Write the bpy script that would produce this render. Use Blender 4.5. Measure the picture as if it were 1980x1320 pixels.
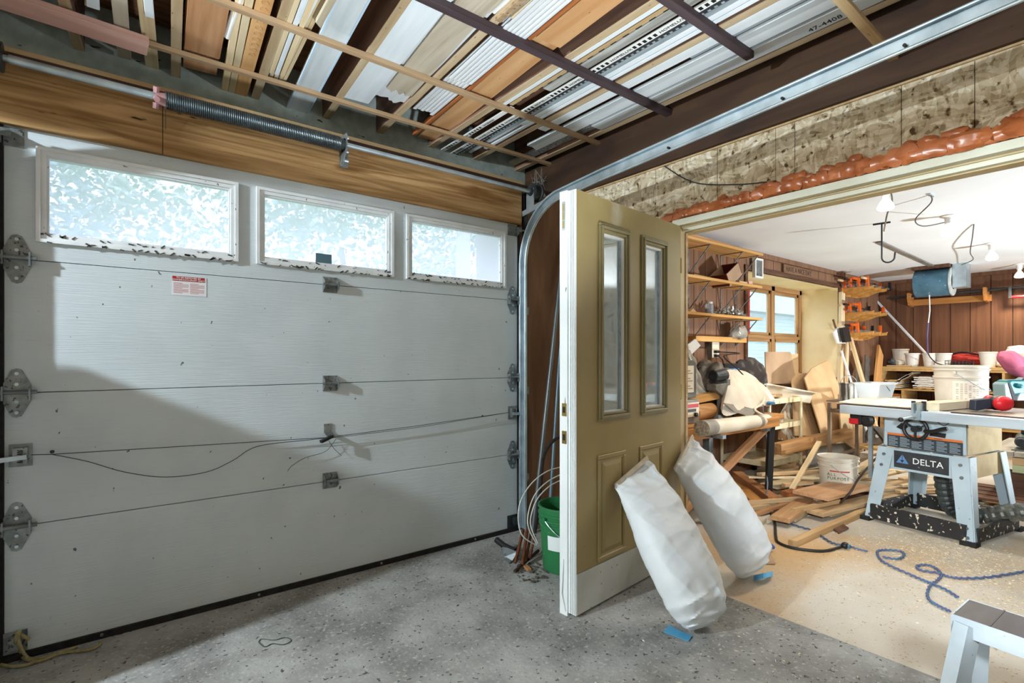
import bpy, bmesh, math, random
from mathutils import Vector, Matrix, noise
for o in list(bpy.data.objects): bpy.data.objects.remove(o, do_unlink=True)
SC = bpy.context.scene
COL = SC.collection
RN = random.Random(11)
def srgb(h):
    h = h.lstrip('#'); c = [int(h[i:i+2], 16)/255 for i in (0, 2, 4)]
    return tuple((x/12.92 if x <= .04045 else ((x+.055)/1.055)**2.4) for x in c) + (1.,)
# ---------------------------------------------------------------- camera
FPX, YAW, HOR, CAMH = 1010., math.radians(37.74), 689., 1.21
SY, CY = math.sin(YAW), math.cos(YAW)
cd = bpy.data.cameras.new('camera'); cam = bpy.data.objects.new('camera', cd); COL.objects.link(cam)
cam.location = (0, 0, CAMH); cam.rotation_euler = (math.pi/2, 0, -YAW)
cd.sensor_width = 36; cd.lens = FPX/1980*36; cd.shift_y = 29/1980; cd.clip_start = .05; cd.clip_end = 300
SC.camera = cam
# ---------------------------------------------------------------- world, sun, lamps, exposure
W = bpy.data.worlds.new('sky'); SC.world = W; W.use_nodes = True
bg = W.node_tree.nodes['Background']; bg.inputs[0].default_value = (.80, .90, 1., 1); bg.inputs[1].default_value = 4.6
def lamp(name, kind, loc, power, color=(1, 1, 1), size=.2, size_y=None, aim=None, spot=None):
    d = bpy.data.lights.new(name, kind); d.energy = power; d.color = color
    if kind == 'AREA':
        d.size = size
        if size_y: d.shape = 'RECTANGLE'; d.size_y = size_y
    else: d.shadow_soft_size = size
    if spot: d.spot_size = spot; d.spot_blend = .6
    o = bpy.data.objects.new(name, d); COL.objects.link(o); o.location = loc
    if aim is not None:
        o.rotation_euler = (Vector(aim)-Vector(loc)).to_track_quat('-Z', 'Y').to_euler()
    return o
sun = lamp('sun', 'SUN', (0, 12, 20), 3.0, (1, .95, .85), .01, aim=(4, 20, 0))
lamp('bay_lamp', 'POINT', (-2.5, 1.97, 2.38), 600, (.80, .93, 1.), .045)                      # ceiling lamp of the left bay
lamp('bay_lamp_rear', 'POINT', (-2.2, .45, 1.6), 15, (.82, .94, 1.), .16)                    # second lamp of the left bay
lamp('rear_fill', 'AREA', (.2, -2.7, 1.0), 8, (.86, .94, 1.), 3.2, 1.8, aim=(.5, 2.6, 2.0))   # soft fill added behind the camera, the rear wall is closed
lamp('sack_fill', 'SPOT', (-2.2, .45, 1.0), 80, (.80, .93, 1.), .08, aim=(2.05, 1.5, .35), spot=math.radians(27))   # spot without a fixture, added to brighten the sacks
lamp('lumber_fill', 'SPOT', (1.0, .3, .3), 330, (.84, .94, 1.), .10, aim=(1.15, 1.5, 2.7), spot=math.radians(64))   # unseen spot added to brighten the overhead lumber from below
lamp('saw_fill', 'SPOT', (0, -.5, 1.7), 520, (.84, .94, 1.), .12, aim=(4.7, .95, .45), spot=math.radians(46))   # fill spot added beside the camera to brighten the saw
for i, p in enumerate([(4.17, 1.25), (5.34, 1.17), (6.97, 1.19), (8.80, 1.25)]):               # the four reflector bulbs
    lamp('bulb_light', 'SPOT', (p[0], p[1], 2.13 if i else 2.17), 60, (1., .86, .68), .05, aim=(p[0], p[1], 0), spot=math.radians(165))
lamp('shop_ceiling_fill', 'SPOT', (6.4, -1.5, .45), 780, (.86, .95, 1.), .10, aim=(6.1, .9, 2.34), spot=math.radians(110))       # unseen upward spot added to brighten the workshop ceiling
vs = SC.view_settings; vs.view_transform = 'Standard'; vs.look = 'None'; vs.gamma = 1; vs.exposure = 0.0
try: vs.use_curve_mapping = False
except Exception: pass
# ---------------------------------------------------------------- pixel -> point (1980 x 1320 frame)
def ray(u, v):
    xr = (u-990)/FPX
    return Vector((SY+xr*CY, CY-xr*SY, (HOR-v)/FPX))
def at(u, v, X=None, Y=None, Z=None):
    d = ray(u, v)
    t = X/d.x if X is not None else (Y/d.y if Y is not None else (Z-CAMH)/d.z)
    return Vector((d.x*t, d.y*t, CAMH+d.z*t))
# ---------------------------------------------------------------- mesh builder
WM = {}
class G:
    def __init__(s): s.b = bmesh.new(); s.mi = 0
    def face(s, vs):
        try: f = s.b.faces.new(vs)
        except ValueError: return None
        f.material_index = s.mi; return f
    def v(s, p): return s.b.verts.new(p)
    def hexa(s, c):
        v = [s.v(p) for p in c]
        for q in ((0, 3, 2, 1), (4, 5, 6, 7), (0, 1, 5, 4), (1, 2, 6, 5), (2, 3, 7, 6), (3, 0, 4, 7)): s.face([v[i] for i in q])
        return s
    def box(s, x0, x1, y0, y1, z0, z1, m=None):
        c = [Vector(p) for p in ((x0, y0, z0), (x1, y0, z0), (x1, y1, z0), (x0, y1, z0), (x0, y0, z1), (x1, y0, z1), (x1, y1, z1), (x0, y1, z1))]
        return s.hexa([m @ p for p in c] if m else c)
    def beam(s, p0, p1, w, h, up=(0, 0, 1)):
        m, L = frame(p0, p1, up); return s.box(-L/2, L/2, -w/2, w/2, -h/2, h/2, m)
    def prism(s, poly, vec):
        vec = Vector(vec); a = [s.v(Vector(p)) for p in poly]; b = [s.v(Vector(p)+vec) for p in poly]; n = len(poly)
        s.face(a[::-1]); s.face(b)
        for i in range(n): s.face([a[i], a[(i+1) % n], b[(i+1) % n], b[i]])
        return s
    def rings(s, rs, closed=False, cap=True):
        R = [[s.v(p) for p in r] for r in rs]; n = len(R[0]); k = len(R)
        for i in range(k if closed else k-1):
            a, b = R[i], R[(i+1) % k]
            for j in range(n): s.face([a[j], a[(j+1) % n], b[(j+1) % n], b[j]])
        if cap and not closed: s.face(R[0][::-1]); s.face(R[-1])
        return s
    def tube(s, pts, r, n=8, closed=False, cap=True):
        pts = [Vector(p) for p in pts]; k = len(pts); rs = []; u = None
        for i in range(k):
            if closed: t = pts[(i+1) % k]-pts[i-1]
            else: t = pts[min(i+1, k-1)]-pts[max(i-1, 0)]
            if t.length < 1e-9: t = Vector((0, 0, 1))
            t.normalize()
            if u is None:
                u = t.cross(Vector((0, 0, 1)))
                if u.length < .05: u = t.cross(Vector((1, 0, 0)))
            u = (u-t*u.dot(t)); u.normalize(); w = t.cross(u)
            rr = r[i] if isinstance(r, (list, tuple)) else r
            rs.append([pts[i]+u*math.cos(2*math.pi*j/n)*rr+w*math.sin(2*math.pi*j/n)*rr for j in range(n)])
        return s.rings(rs, closed, cap)
    def cone(s, p0, p1, r0, r1=None, n=16, cap=True): return s.tube([p0, p1], [r0, r0 if r1 is None else r1], n, cap=cap)
    def lathe(s, prof, n=24, m=None, cap=True):
        rs = []
        for r, z in prof:
            ring = [Vector((r*math.cos(2*math.pi*j/n), r*math.sin(2*math.pi*j/n), z)) for j in range(n)]
            rs.append([m @ p for p in ring] if m else ring)
        return s.rings(rs, False, cap)
    def ball(s, c, r, nu=10, nv=7, m=None, wob=0):
        c = Vector(c); r = Vector(r) if not isinstance(r, (int, float)) else Vector((r, r, r)); rs = []
        for i in range(1, nv):
            a = math.pi*i/nv; ring = []
            for j in range(nu):
                b = 2*math.pi*j/nu; p = Vector((math.sin(a)*math.cos(b), math.sin(a)*math.sin(b), math.cos(a)))
                k = 1+wob*noise.noise(p*1.7+c*9) if wob else 1
                p = Vector((p.x*r.x, p.y*r.y, p.z*r.z))*k
                ring.append((m @ p if m else p)+c)
            rs.append(ring)
        return s.rings(rs)
    def grid(s, fn, nu, nv):
        V = [[s.v(fn(i/nu, j/nv)) for j in range(nv+1)] for i in range(nu+1)]
        for i in range(nu):
            for j in range(nv): s.face([V[i][j], V[i+1][j], V[i+1][j+1], V[i][j+1]])
        return s
    def build(s, name, mat, parent=None, label=None, cat=None, group=None, kind=None, smooth=False, bevel=0, local=False, solid=0):
        b = s.b
        bmesh.ops.recalc_face_normals(b, faces=b.faces)
        if bevel: bmesh.ops.bevel(b, geom=[e for e in b.edges if len(e.link_faces) == 2 and e.calc_face_angle(0) > .5], offset=bevel, segments=1, profile=.5, affect='EDGES')
        if parent is None:
            lo = Vector([min(v.co[i] for v in b.verts) for i in range(3)]); hi = Vector([max(v.co[i] for v in b.verts) for i in range(3)])
            org = Matrix.Translation(((lo.x+hi.x)/2, (lo.y+hi.y)/2, lo.z)); bmesh.ops.transform(b, matrix=org.inverted(), verts=b.verts)
        else:
            org = WM[parent.name]
            if not local: bmesh.ops.transform(b, matrix=org.inverted(), verts=b.verts)
        if smooth:
            for f in b.faces: f.smooth = True
            for e in b.edges:
                if len(e.link_faces) == 2 and e.calc_face_angle(0) > .7: e.smooth = False
        me = bpy.data.meshes.new(name); b.to_mesh(me); b.free()
        for m in (mat if isinstance(mat, (list, tuple)) else [mat]): me.materials.append(m)
        return link(name, me, org, parent, label, cat, group, kind, solid)
def link(name, me, world, parent=None, label=None, cat=None, group=None, kind=None, solid=0):
    o = bpy.data.objects.new(name, me); COL.objects.link(o)
    if parent is not None: o.parent = parent; o.matrix_local = WM[parent.name].inverted() @ world
    else: o.matrix_world = world
    WM[o.name] = world.copy()
    if solid:
        md = o.modifiers.new('thickness', 'SOLIDIFY'); md.thickness = solid; md.offset = 0
    return tag(o, label, cat, group, kind)
def tag(o, label=None, cat=None, group=None, kind=None):
    if label: o['label'] = label
    if cat: o['category'] = cat
    if group: o['group'] = group
    if kind: o['kind'] = kind
    return o
def thing(name, label, cat, loc=(0, 0, 0), rz=0, group=None, kind=None):
    o = bpy.data.objects.new(name, None); COL.objects.link(o); o.empty_display_size = .05
    m = Matrix.Translation(Vector(loc)) @ Matrix.Rotation(rz, 4, 'Z'); o.matrix_world = m; WM[o.name] = m
    return tag(o, label, cat, group, kind)
def clone(src, loc, rz=0, label=None, group=None):
    """copy of a thing with copies of its parts and sub-parts (mesh data shared)"""
    m = Matrix.Translation(Vector(loc)) @ Matrix.Rotation(rz, 4, 'Z')
    def rec(o, par):
        c = o.copy(); COL.objects.link(c)
        if par is not None: c.parent = par; c.matrix_local = o.matrix_local.copy()
        for ch in list(o.children): rec(ch, c)
        return c
    c = rec(src, None); c.matrix_world = m; WM[c.name] = m
    if label: c['label'] = label
    if group: c['group'] = group
    return c
def frame(p0, p1, up=(0, 0, 1)):
    p0, p1 = Vector(p0), Vector(p1); x = p1-p0; L = x.length; x.normalize(); z = Vector(up); z = z-x*z.dot(x)
    if z.length < 1e-4: z = Vector((1, 0, 0))-x*x.x
    z.normalize(); y = z.cross(x)
    m = Matrix((x, y, z)).transposed().to_4x4(); m.translation = (p0+p1)/2
    return m, L
def plank(name, p0, p1, w, t, mat, up=(0, 0, 1), parent=None, label=None, cat=None, group=None, kind=None, cut=0, bev=.0015, bow=0):
    """a board with its own grain direction: local X runs along it"""
    m, L = frame(p0, p1, up); g = G(); a = cut
    g.hexa([Vector(p) for p in ((-L/2, -w/2, -t/2), (L/2, -w/2, -t/2), (L/2-a, w/2, -t/2), (-L/2, w/2, -t/2), (-L/2, -w/2, t/2), (L/2, -w/2, t/2), (L/2-a, w/2, t/2), (-L/2, w/2, t/2))])
    b = g.b; bmesh.ops.recalc_face_normals(b, faces=b.faces)
    if bev: bmesh.ops.bevel(b, geom=list(b.edges), offset=min(bev, t/4, w/4), segments=1, profile=.5, affect='EDGES')
    me = bpy.data.meshes.new(name); b.to_mesh(me); b.free(); me.materials.append(mat)
    return link(name, me, m, parent, label, cat, group, kind)
def text(name, s, size, mat, m, parent, align='CENTER', ext=.0006, sx=1.0, label=None):
    """lettering as flat raised mesh; m maps the text's XY plane to the world"""
    cu = bpy.data.curves.new(name, 'FONT'); cu.body = s; cu.size = size; cu.extrude = ext; cu.align_x = align; cu.align_y = 'CENTER'; cu.resolution_u = 2
    to = bpy.data.objects.new('tmp', cu); COL.objects.link(to)
    dg = bpy.context.evaluated_depsgraph_get(); me = bpy.data.meshes.new_from_object(to.evaluated_get(dg))
    bpy.data.objects.remove(to, do_unlink=True); bpy.data.curves.remove(cu)
    me.transform(Matrix.Diagonal((sx, 1, 1, 1))); me.name = name; me.materials.clear(); me.materials.append(mat)
    return link(name, me, m, parent, label=label)
def basis(o, x, y):
    x, y = Vector(x).normalized(), Vector(y).normalized(); z = x.cross(y)
    m = Matrix((x, y, z)).transposed().to_4x4(); m.translation = Vector(o); return m
# ---------------------------------------------------------------- materials
def M(name, c1, c2=None, sc=(5, 5, 5), rough=.6, metal=0., bump=0., bsc=None, rnd=0., speck=None, ssc=60, sth=.68, dist=0., det=5, lo=.35, hi=.65, spec=.4, c3=None, sc3=None, lo3=.5, hi3=.75, trans=0., emit=0, alpha=1.):
    m = bpy.data.materials.new(name); m.use_nodes = True; nt = m.node_tree; N, Lk = nt.nodes, nt.links
    p = N['Principled BSDF']; p.inputs['Roughness'].default_value = rough; p.inputs['Metallic'].default_value = metal
    p.inputs['Specular IOR Level'].default_value = spec
    if trans: p.inputs['Transmission Weight'].default_value = trans
    tc = N.new('ShaderNodeTexCoord')
    def nz(scale, detail=det, d=dist):
        mp = N.new('ShaderNodeMapping'); mp.inputs['Scale'].default_value = scale if isinstance(scale, (tuple, list)) else (scale,)*3
        Lk.new(tc.outputs['Object'], mp.inputs[0])
        if rnd:
            oi = N.new('ShaderNodeObjectInfo'); mu = N.new('ShaderNodeMath'); mu.operation = 'MULTIPLY'; mu.inputs[1].default_value = 37
            Lk.new(oi.outputs['Random'], mu.inputs[0]); Lk.new(mu.outputs[0], mp.inputs['Location'])
        t = N.new('ShaderNodeTexNoise'); t.inputs['Scale'].default_value = 1; t.inputs['Detail'].default_value = detail; t.inputs['Distortion'].default_value = d
        Lk.new(mp.outputs[0], t.inputs['Vector']); return t
    def ramp(src, a, b):
        r = N.new('ShaderNodeMapRange'); r.inputs[1].default_value = a; r.inputs[2].default_value = b; Lk.new(src, r.inputs[0]); return r.outputs[0]
    def mix(f, a, b):
        x = N.new('ShaderNodeMix'); x.data_type = 'RGBA'
        Lk.new(f, x.inputs[0])
        for s, i in ((a, 6), (b, 7)):
            if isinstance(s, tuple): x.inputs[i].default_value = s
            else: Lk.new(s, x.inputs[i])
        return x.outputs[2]
    col = srgb(c1); t1 = None
    if c2:
        t1 = nz(sc); col = mix(ramp(t1.outputs['Fac'], lo, hi), srgb(c1), srgb(c2))
    if c3: col = mix(ramp(nz(sc3 or sc).outputs['Fac'], lo3, hi3), col, srgb(c3))
    if speck: col = mix(ramp(nz(ssc, 2, 0).outputs['Fac'], sth, sth+.04), col, srgb(speck))
    if rnd:
        oi = N.new('ShaderNodeObjectInfo'); h = N.new('ShaderNodeHueSaturation')
        r = N.new('ShaderNodeMapRange'); r.inputs[3].default_value = 1-rnd; r.inputs[4].default_value = 1+rnd
        Lk.new(oi.outputs['Random'], r.inputs[0]); Lk.new(r.outputs[0], h.inputs['Value'])
        if isinstance(col, tuple): h.inputs['Color'].default_value = col
        else: Lk.new(col, h.inputs['Color'])
        col = h.outputs[0]
    if isinstance(col, tuple): p.inputs['Base Color'].default_value = col
    else: Lk.new(col, p.inputs['Base Color'])
    if bump:
        t = nz(bsc or sc, 6, 0); bn = N.new('ShaderNodeBump'); bn.inputs['Strength'].default_value = bump; bn.inputs['Distance'].default_value = .004
        Lk.new(t.outputs['Fac'], bn.inputs['Height']); Lk.new(bn.outputs[0], p.inputs['Normal'])
    if emit:
        p.inputs['Emission Color'].default_value = srgb(c1); p.inputs['Emission Strength'].default_value = emit
    return m
def wood(name, c1, c2, k=1., rough=.65, rnd=.12, bump=.15, speck=None, sth=.7, c3=None, dist=.6):
    """grain along local X"""
    return M(name, c1, c2, sc=(1.3*k, 22*k, 22*k), rough=rough, rnd=rnd, bump=bump, bsc=(4, 70, 70), dist=dist, speck=speck, ssc=(25, 90, 90), sth=sth, c3=c3, sc3=(2, 6, 6), spec=.25)
PINE = wood('pine', '#dcbf97', '#c3a074'); PINE_PALE = wood('pale_pine', '#e6d3b0', '#d3b98f'); CEDAR = wood('cedar', '#c99a72', '#ad7a52')
ORANGE = wood('orange_ply', '#d2a678', '#bd8b5c', k=.6, speck='#8a5a30', sth=.72); GREYWOOD = wood('weathered_wood', '#c4b9a6', '#a3957e', k=.8)
TANWOOD = wood('tan_wood', '#c9ae86', '#b0926a', speck='#7d6244', sth=.70); BROWN = wood('brown_wood', '#6a4a38', '#4f3527', rnd=.15); DARK = wood('dark_wood', '#4a342b', '#33231d', rnd=.1)
PURPLE = wood('dark_purple_batten', '#54464a', '#433639'); RED = wood('reddish_pine', '#e0b7aa', '#cf9f92'); PLY = wood('plywood', '#cbab82', '#b7946a', k=.4, rnd=.08)
REDBROWN = wood('red_brown_wood', '#b5703f', '#8f5230'); WPAINT = M('white_board', '#e6ecf0', '#d8dfe4', sc=(2, 20, 20), rough=.5, rnd=.06, bump=.05)
GPAINT = M('grey_white_board', '#d3d9dc', '#c0c7ca', sc=(2, 18, 18), rough=.55, rnd=.06); GREYMETAL = M('grey_strip', '#a8b2b8', '#8b969c', sc=(3, 30, 30), rough=.35)
GALV = M('galvanised_steel', '#c6d5de', '#a7b6bf', sc=(9, 9, 9), rough=.38, metal=.75); STEEL = M('dull_steel', '#8d9497', '#6f7679', sc=(14, 14, 14), rough=.45, metal=.6, speck='#4a4744', ssc=40, sth=.64)
ZINC = M('zinc_plate', '#969c9d', '#6f7577', sc=20, rough=.42, metal=.55, speck='#4e4b48', ssc=70, sth=.62)
DKSTEEL = M('dark_steel', '#4b5054', '#35393c', sc=12, rough=.4, metal=.6); BLACK = M('black_plastic', '#1c1c1e', rough=.45); RUBBER = M('black_rubber', '#121213', '#262422', sc=30, rough=.8)
WPLAST = M('white_plastic', '#ecebe8', rough=.4); CREAM = M('cream_plastic', '#e9e0cf', '#ddd0b8', sc=6, rough=.45)
PAPER = M('white_paper', '#eef0f2', '#e2e4e6', sc=8, rough=.6, bump=.2, bsc=14); CARD = M('cardboard', '#b8997a', '#a5876a', sc=4, rough=.8, rnd=.06)
BRASS = M('brass', '#b39a5c', rough=.35, metal=.9); REDP = M('red_plastic', '#c9202a', rough=.35); ORANGEP = M('orange_plastic', '#e0601c', rough=.4); CREAMPAINT = M('cream_paint', '#f0d9ae', '#e6ca98', sc=3, rough=.5)
def flat(name, c, rough=.6): return M(name, c, rough=rough)
INK = flat('black_ink', '#17181a'); 
# ---------------------------------------------------------------- special materials
def nodes(name):
    m = bpy.data.materials.new(name); m.use_nodes = True; nt = m.node_tree; nt.nodes.clear()
    return m, nt.nodes, nt.links, nt.nodes.new('ShaderNodeOutputMaterial')
def glass(name, veil, veilcol='#ffffff', tint='#ffffff', gloss=.06, rough=.02):
    m, N, Lk, out = nodes(name)
    tr = N.new('ShaderNodeBsdfTransparent'); tr.inputs[0].default_value = srgb(tint)
    tl = N.new('ShaderNodeBsdfTranslucent'); tl.inputs[0].default_value = srgb(veilcol)
    gl = N.new('ShaderNodeBsdfGlossy'); gl.inputs['Roughness'].default_value = rough
    a = N.new('ShaderNodeMixShader'); a.inputs[0].default_value = veil; b = N.new('ShaderNodeMixShader'); b.inputs[0].default_value = gloss
    Lk.new(tr.outputs[0], a.inputs[1]); Lk.new(tl.outputs[0], a.inputs[2]); Lk.new(a.outputs[0], b.inputs[1]); Lk.new(gl.outputs[0], b.inputs[2]); Lk.new(b.outputs[0], out.inputs[0])
    return m
HAZEGLASS = glass('dusty_glass', .52, veilcol='#f4f4ff', tint='#f8f4ff'); CLEARGLASS = glass('window_glass', .16, veilcol='#e4eefa'); DOORGLASS = glass('door_glass', .30, tint='#dfe8ea', gloss=.28, rough=.03); TUBPLAST = glass('translucent_tub', .55, veilcol='#e4edf4', gloss=.08, rough=.2)
def osb():
    m, N, Lk, out = nodes('strand_board'); p = N.new('ShaderNodeBsdfPrincipled'); Lk.new(p.outputs[0], out.inputs[0]); p.inputs['Roughness'].default_value = .7; p.inputs['Specular IOR Level'].default_value = .2
    tc = N.new('ShaderNodeTexCoord'); nzz = N.new('ShaderNodeTexNoise'); nzz.inputs['Scale'].default_value = 3.5; nzz.inputs['Detail'].default_value = 2; Lk.new(tc.outputs['Object'], nzz.inputs['Vector'])
    mx = N.new('ShaderNodeMix'); mx.data_type = 'RGBA'; mx.blend_type = 'LINEAR_LIGHT'; mx.inputs[0].default_value = .10
    Lk.new(tc.outputs['Object'], mx.inputs[6]); Lk.new(nzz.outputs['Color'], mx.inputs[7])
    cols = []
    for k, (sc, rot) in enumerate((((20, 22, 70), .5), ((20, 64, 24), -.8))):
        mp = N.new('ShaderNodeMapping'); mp.inputs['Scale'].default_value = sc; mp.inputs['Rotation'].default_value = (rot, 0, 0); Lk.new(mx.outputs[2], mp.inputs[0])
        v = N.new('ShaderNodeTexVoronoi'); v.inputs['Scale'].default_value = 1.0; Lk.new(mp.outputs[0], v.inputs['Vector'])
        r = N.new('ShaderNodeSeparateColor'); Lk.new(v.outputs['Color'], r.inputs[0]); cols.append(r.outputs[0])
    ad = N.new('ShaderNodeMath'); ad.operation = 'MULTIPLY_ADD'; ad.inputs[1].default_value = .5; Lk.new(cols[0], ad.inputs[0]); h = N.new('ShaderNodeMath'); h.operation = 'MULTIPLY'; h.inputs[1].default_value = .5; Lk.new(cols[1], h.inputs[0]); Lk.new(h.outputs[0], ad.inputs[2])
    cr = N.new('ShaderNodeValToRGB'); e = cr.color_ramp.elements
    e[0].position = .1; e[0].color = srgb('#9a886c'); e[1].position = .92; e[1].color = srgb('#f2e9d8')
    for pos, c in ((.3, '#c3b193'), (.5, '#d3c2a5'), (.7, '#dfd1b8')): x = e.new(pos); x.color = srgb(c)
    Lk.new(ad.outputs[0], cr.inputs[0])
    n2 = N.new('ShaderNodeTexNoise'); n2.inputs['Scale'].default_value = 26; n2.inputs['Detail'].default_value = 5; Lk.new(tc.outputs['Object'], n2.inputs['Vector'])
    mr = N.new('ShaderNodeMapRange'); mr.inputs[1].default_value = .60; mr.inputs[2].default_value = .68; Lk.new(n2.outputs[0], mr.inputs[0])
    d = N.new('ShaderNodeMix'); d.data_type = 'RGBA'; Lk.new(mr.outputs[0], d.inputs[0]); Lk.new(cr.outputs[0], d.inputs[6]); d.inputs[7].default_value = srgb('#5d4426'); Lk.new(d.outputs[2], p.inputs['Base Color'])
    bn = N.new('ShaderNodeBump'); bn.inputs['Strength'].default_value = .35; bn.inputs['Distance'].default_value = .003; Lk.new(ad.outputs[0], bn.inputs['Height']); Lk.new(bn.outputs[0], p.inputs['Normal'])
    return m
OSB = osb()
def bulbmat(name, c, s):
    m, N, Lk, out = nodes(name); e = N.new('ShaderNodeEmission'); e.inputs[0].default_value = srgb(c); e.inputs[1].default_value = s; Lk.new(e.outputs[0], out.inputs[0]); return m
BULB = bulbmat('lit_bulb_face', '#fff4e0', 9)
DOORPAINT = M('white_door_paint', '#ccd5da', '#c2cbd0', sc=(3, 3, 3), rough=.55, bump=.55, bsc=(7, 7, 230), speck='#5e6262', ssc=(34, 30, 26), sth=.715, spec=.3)
HEADER = M('header_pine_ply', '#b38f63', '#83623c', sc=(1.1, 6, 26), rough=.7, bump=.15, bsc=(3, 30, 50), dist=1.6, det=6, c3='#6e4720', sc3=(1.2, 3, 5), lo3=.58, hi3=.72, speck='#3b2512', ssc=(7, 16, 20), sth=.715, spec=.15)
BLOCKW = M('grey_block_wall', '#b8c5c0', '#9eaba5', sc=14, rough=.9, bump=.5, bsc=40, speck='#454b48', ssc=(12, 12, 30), sth=.70, spec=.1)
CONC = M('garage_concrete', '#a6a7a5', '#7d7d7b', sc=(4, 4, 4), rough=.85, bump=.8, bsc=55, speck='#565451', ssc=(52, 52, 52), sth=.65, c3='#b7b7b5', sc3=(60, 60, 60), lo3=.56, hi3=.74, spec=.15)
SLAB = M('workshop_concrete', '#cdc6ba', '#bdb4a5', sc=(2.2, 2.2, 2), rough=.85, bump=.25, bsc=50, speck='#a58a63', ssc=80, sth=.66, c3='#c8a67b', sc3=(.9, .9, 1), lo3=.52, hi3=.68, spec=.12)  # brown mottle: sawdust, deepened to stand in for warm shade by the sacks
PANEL = M('brown_panelling', '#8e6a52', '#795843', sc=(26, 26, 1.2), rough=.6, bump=.15, bsc=(60, 60, 3), rnd=.07, spec=.25, dist=.5)
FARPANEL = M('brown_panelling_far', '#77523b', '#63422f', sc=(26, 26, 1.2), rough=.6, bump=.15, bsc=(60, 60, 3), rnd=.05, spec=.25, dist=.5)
PLYBROWN = M('brown_plywood', '#94705a', '#7d5c46', sc=(8, 8, 1.5), rough=.65, dist=.8, spec=.2)
WCEIL = M('white_ceiling', '#eceef0', '#e2e4e6', sc=1.2, rough=.75)
TRIMC = M('cream_trim', '#dcdccb', '#cfcdb8', sc=4, rough=.5); JAMB = M('beige_jamb', '#cdb88c', '#bda678', sc=(4, 4, 1), rough=.55, speck='#6e5a3c', ssc=30, sth=.72)
OLIVE = M('olive_door_paint', '#a29062', '#958354', sc=3, rough=.45, speck='#5b5442', ssc=(26, 26, 40), sth=.76, c3='#c9c8bf', sc3=(2, 2, 1.2), lo3=.60, hi3=.74)
# ---------------------------------------------------------------- setting: floors
ST = 'structure'
GX0, GY0, WX1 = -4.0, -3.6, 9.27
G().box(GX0, 2.47, GY0, 3.35, -.12, 0).build('floor', CONC, kind=ST, label='rough grey concrete garage floor in front of the white door', cat='floor')
G().box(2.47, WX1+.1, GY0, 2.90, -.12, 0).build('floor', SLAB, kind=ST, label='pale dusty workshop floor strewn with sawdust', cat='floor')
# front wall with the garage opening (X -.36 .. 2.28)
t = thing('wall_front', 'timber header and thick wall around the white garage door', 'wall', (0, 2.86, 0), kind=ST)
g = G(); g.box(GX0, .195, 2.83, 2.90, 2.125, 2.372); g.build('header_board', HEADER, t)
g = G(); g.box(.198, 2.275, 2.83, 2.90, 2.125, 2.385); g.build('header_board', HEADER, t)
g = G(); g.box(GX0, 2.7, 2.84, 3.02, 2.386, 2.41); g.build('ledge_board', DARK, t)
g = G(); g.box(GX0, 2.3, 2.845, 2.89, 2.412, 2.432); g.build('ledge_strip', TANWOOD, t)
g = G(); g.box(GX0, 2.72, 3.30, 3.42, 2.29, 2.95); g.build('block_wall', BLOCKW, t)
g = G(); g.box(-.40, 2.30, 2.925, 3.30, 2.285, 2.36); g.build('lintel', BLOCKW, t)
g = G(); g.box(2.27, 2.72, 2.862, 2.89, 0, 2.385); g.build('plywood_panel', PLYBROWN, t, label='dark brown plywood panel right of the garage door')
g = G(); g.box(2.29, 2.90, 2.89, 3.42, 0, 2.30); g.build('pier', M('pale_lilac_render', '#ddd2e0', '#d2c7d6', sc=6, rough=.8), t)
g = G(); g.box(GX0, -.37, 2.90, 3.42, 0, 2.30); g.build('pier', BLOCKW, t)
g = G(); g.box(GX0, -.342, 2.842, 2.90, 0, 2.125); g.build('jamb_board', TANWOOD, t)
g = G(); g.box(-.342, -.326, 2.85, 2.92, 0, 2.13); g.box(2.261, 2.272, 2.85, 2.92, 0, 2.13); g.box(-.37, 2.30, 2.902, 2.92, 2.10, 2.15); g.build('weather_seal', RUBBER, t)
# right wall: OSB header over the wide opening (Y 0 .. 1.86)
t = thing('wall_right', 'strand board header wall above the wide workshop opening', 'wall', (2.72, 1, 0), kind=ST)
seams = [2.86, 2.04, 1.622, 1.296, 1.201, .757, .515, -.2, -1.2, GY0]
for i in range(len(seams)-1):
    a, b = seams[i], seams[i+1]
    G().box(2.718+RN.uniform(0, .003), 2.74, b+.0015, a-.0015, 2.03, 2.383).build('osb_panel', OSB, t)
G().box(2.708, 2.74, GY0, 2.86, 2.383, 2.392).build('edge_strip', PINE, t)
G().box(2.74, 2.84, GY0, 2.86, 2.03, 2.94).build('wall_core', DARK, t)
G().box(2.722, 2.785, 1.89, 2.86, 0, 2.03).build('stub_wall', OSB, t)
G().box(2.72, 2.84, GY0, -.3, 0, 2.03).build('stub_wall', OSB, t)
# opening trim: cream lips, soffit and jamb
t = thing('trim_1', 'cream door frame lining the wide workshop opening', 'door frame', (2.72, 1.86, 0), kind=ST)
G().box(2.695, 2.735, -.3, 1.90, 1.992, 2.028).build('frame_lip', TRIMC, t)
G().box(2.735, 2.75, -.3, 1.88, 1.984, 2.02).build('frame_groove', JAMB, t)
G().box(2.746, 2.775, -.3, 1.88, 1.964, 1.990).build('frame_lip', TRIMC, t)
G().box(2.775, 2.845, -.3, 1.88, 1.958, 2.03).build('soffit', JAMB, t)
G().box(2.70, 2.768, 1.862, 1.90, 0, 1.99).build('jamb', JAMB, t)
G().box(2.7685, 2.788, 1.856, 1.90, 0, 1.955).build('jamb', PINE, t)
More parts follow.
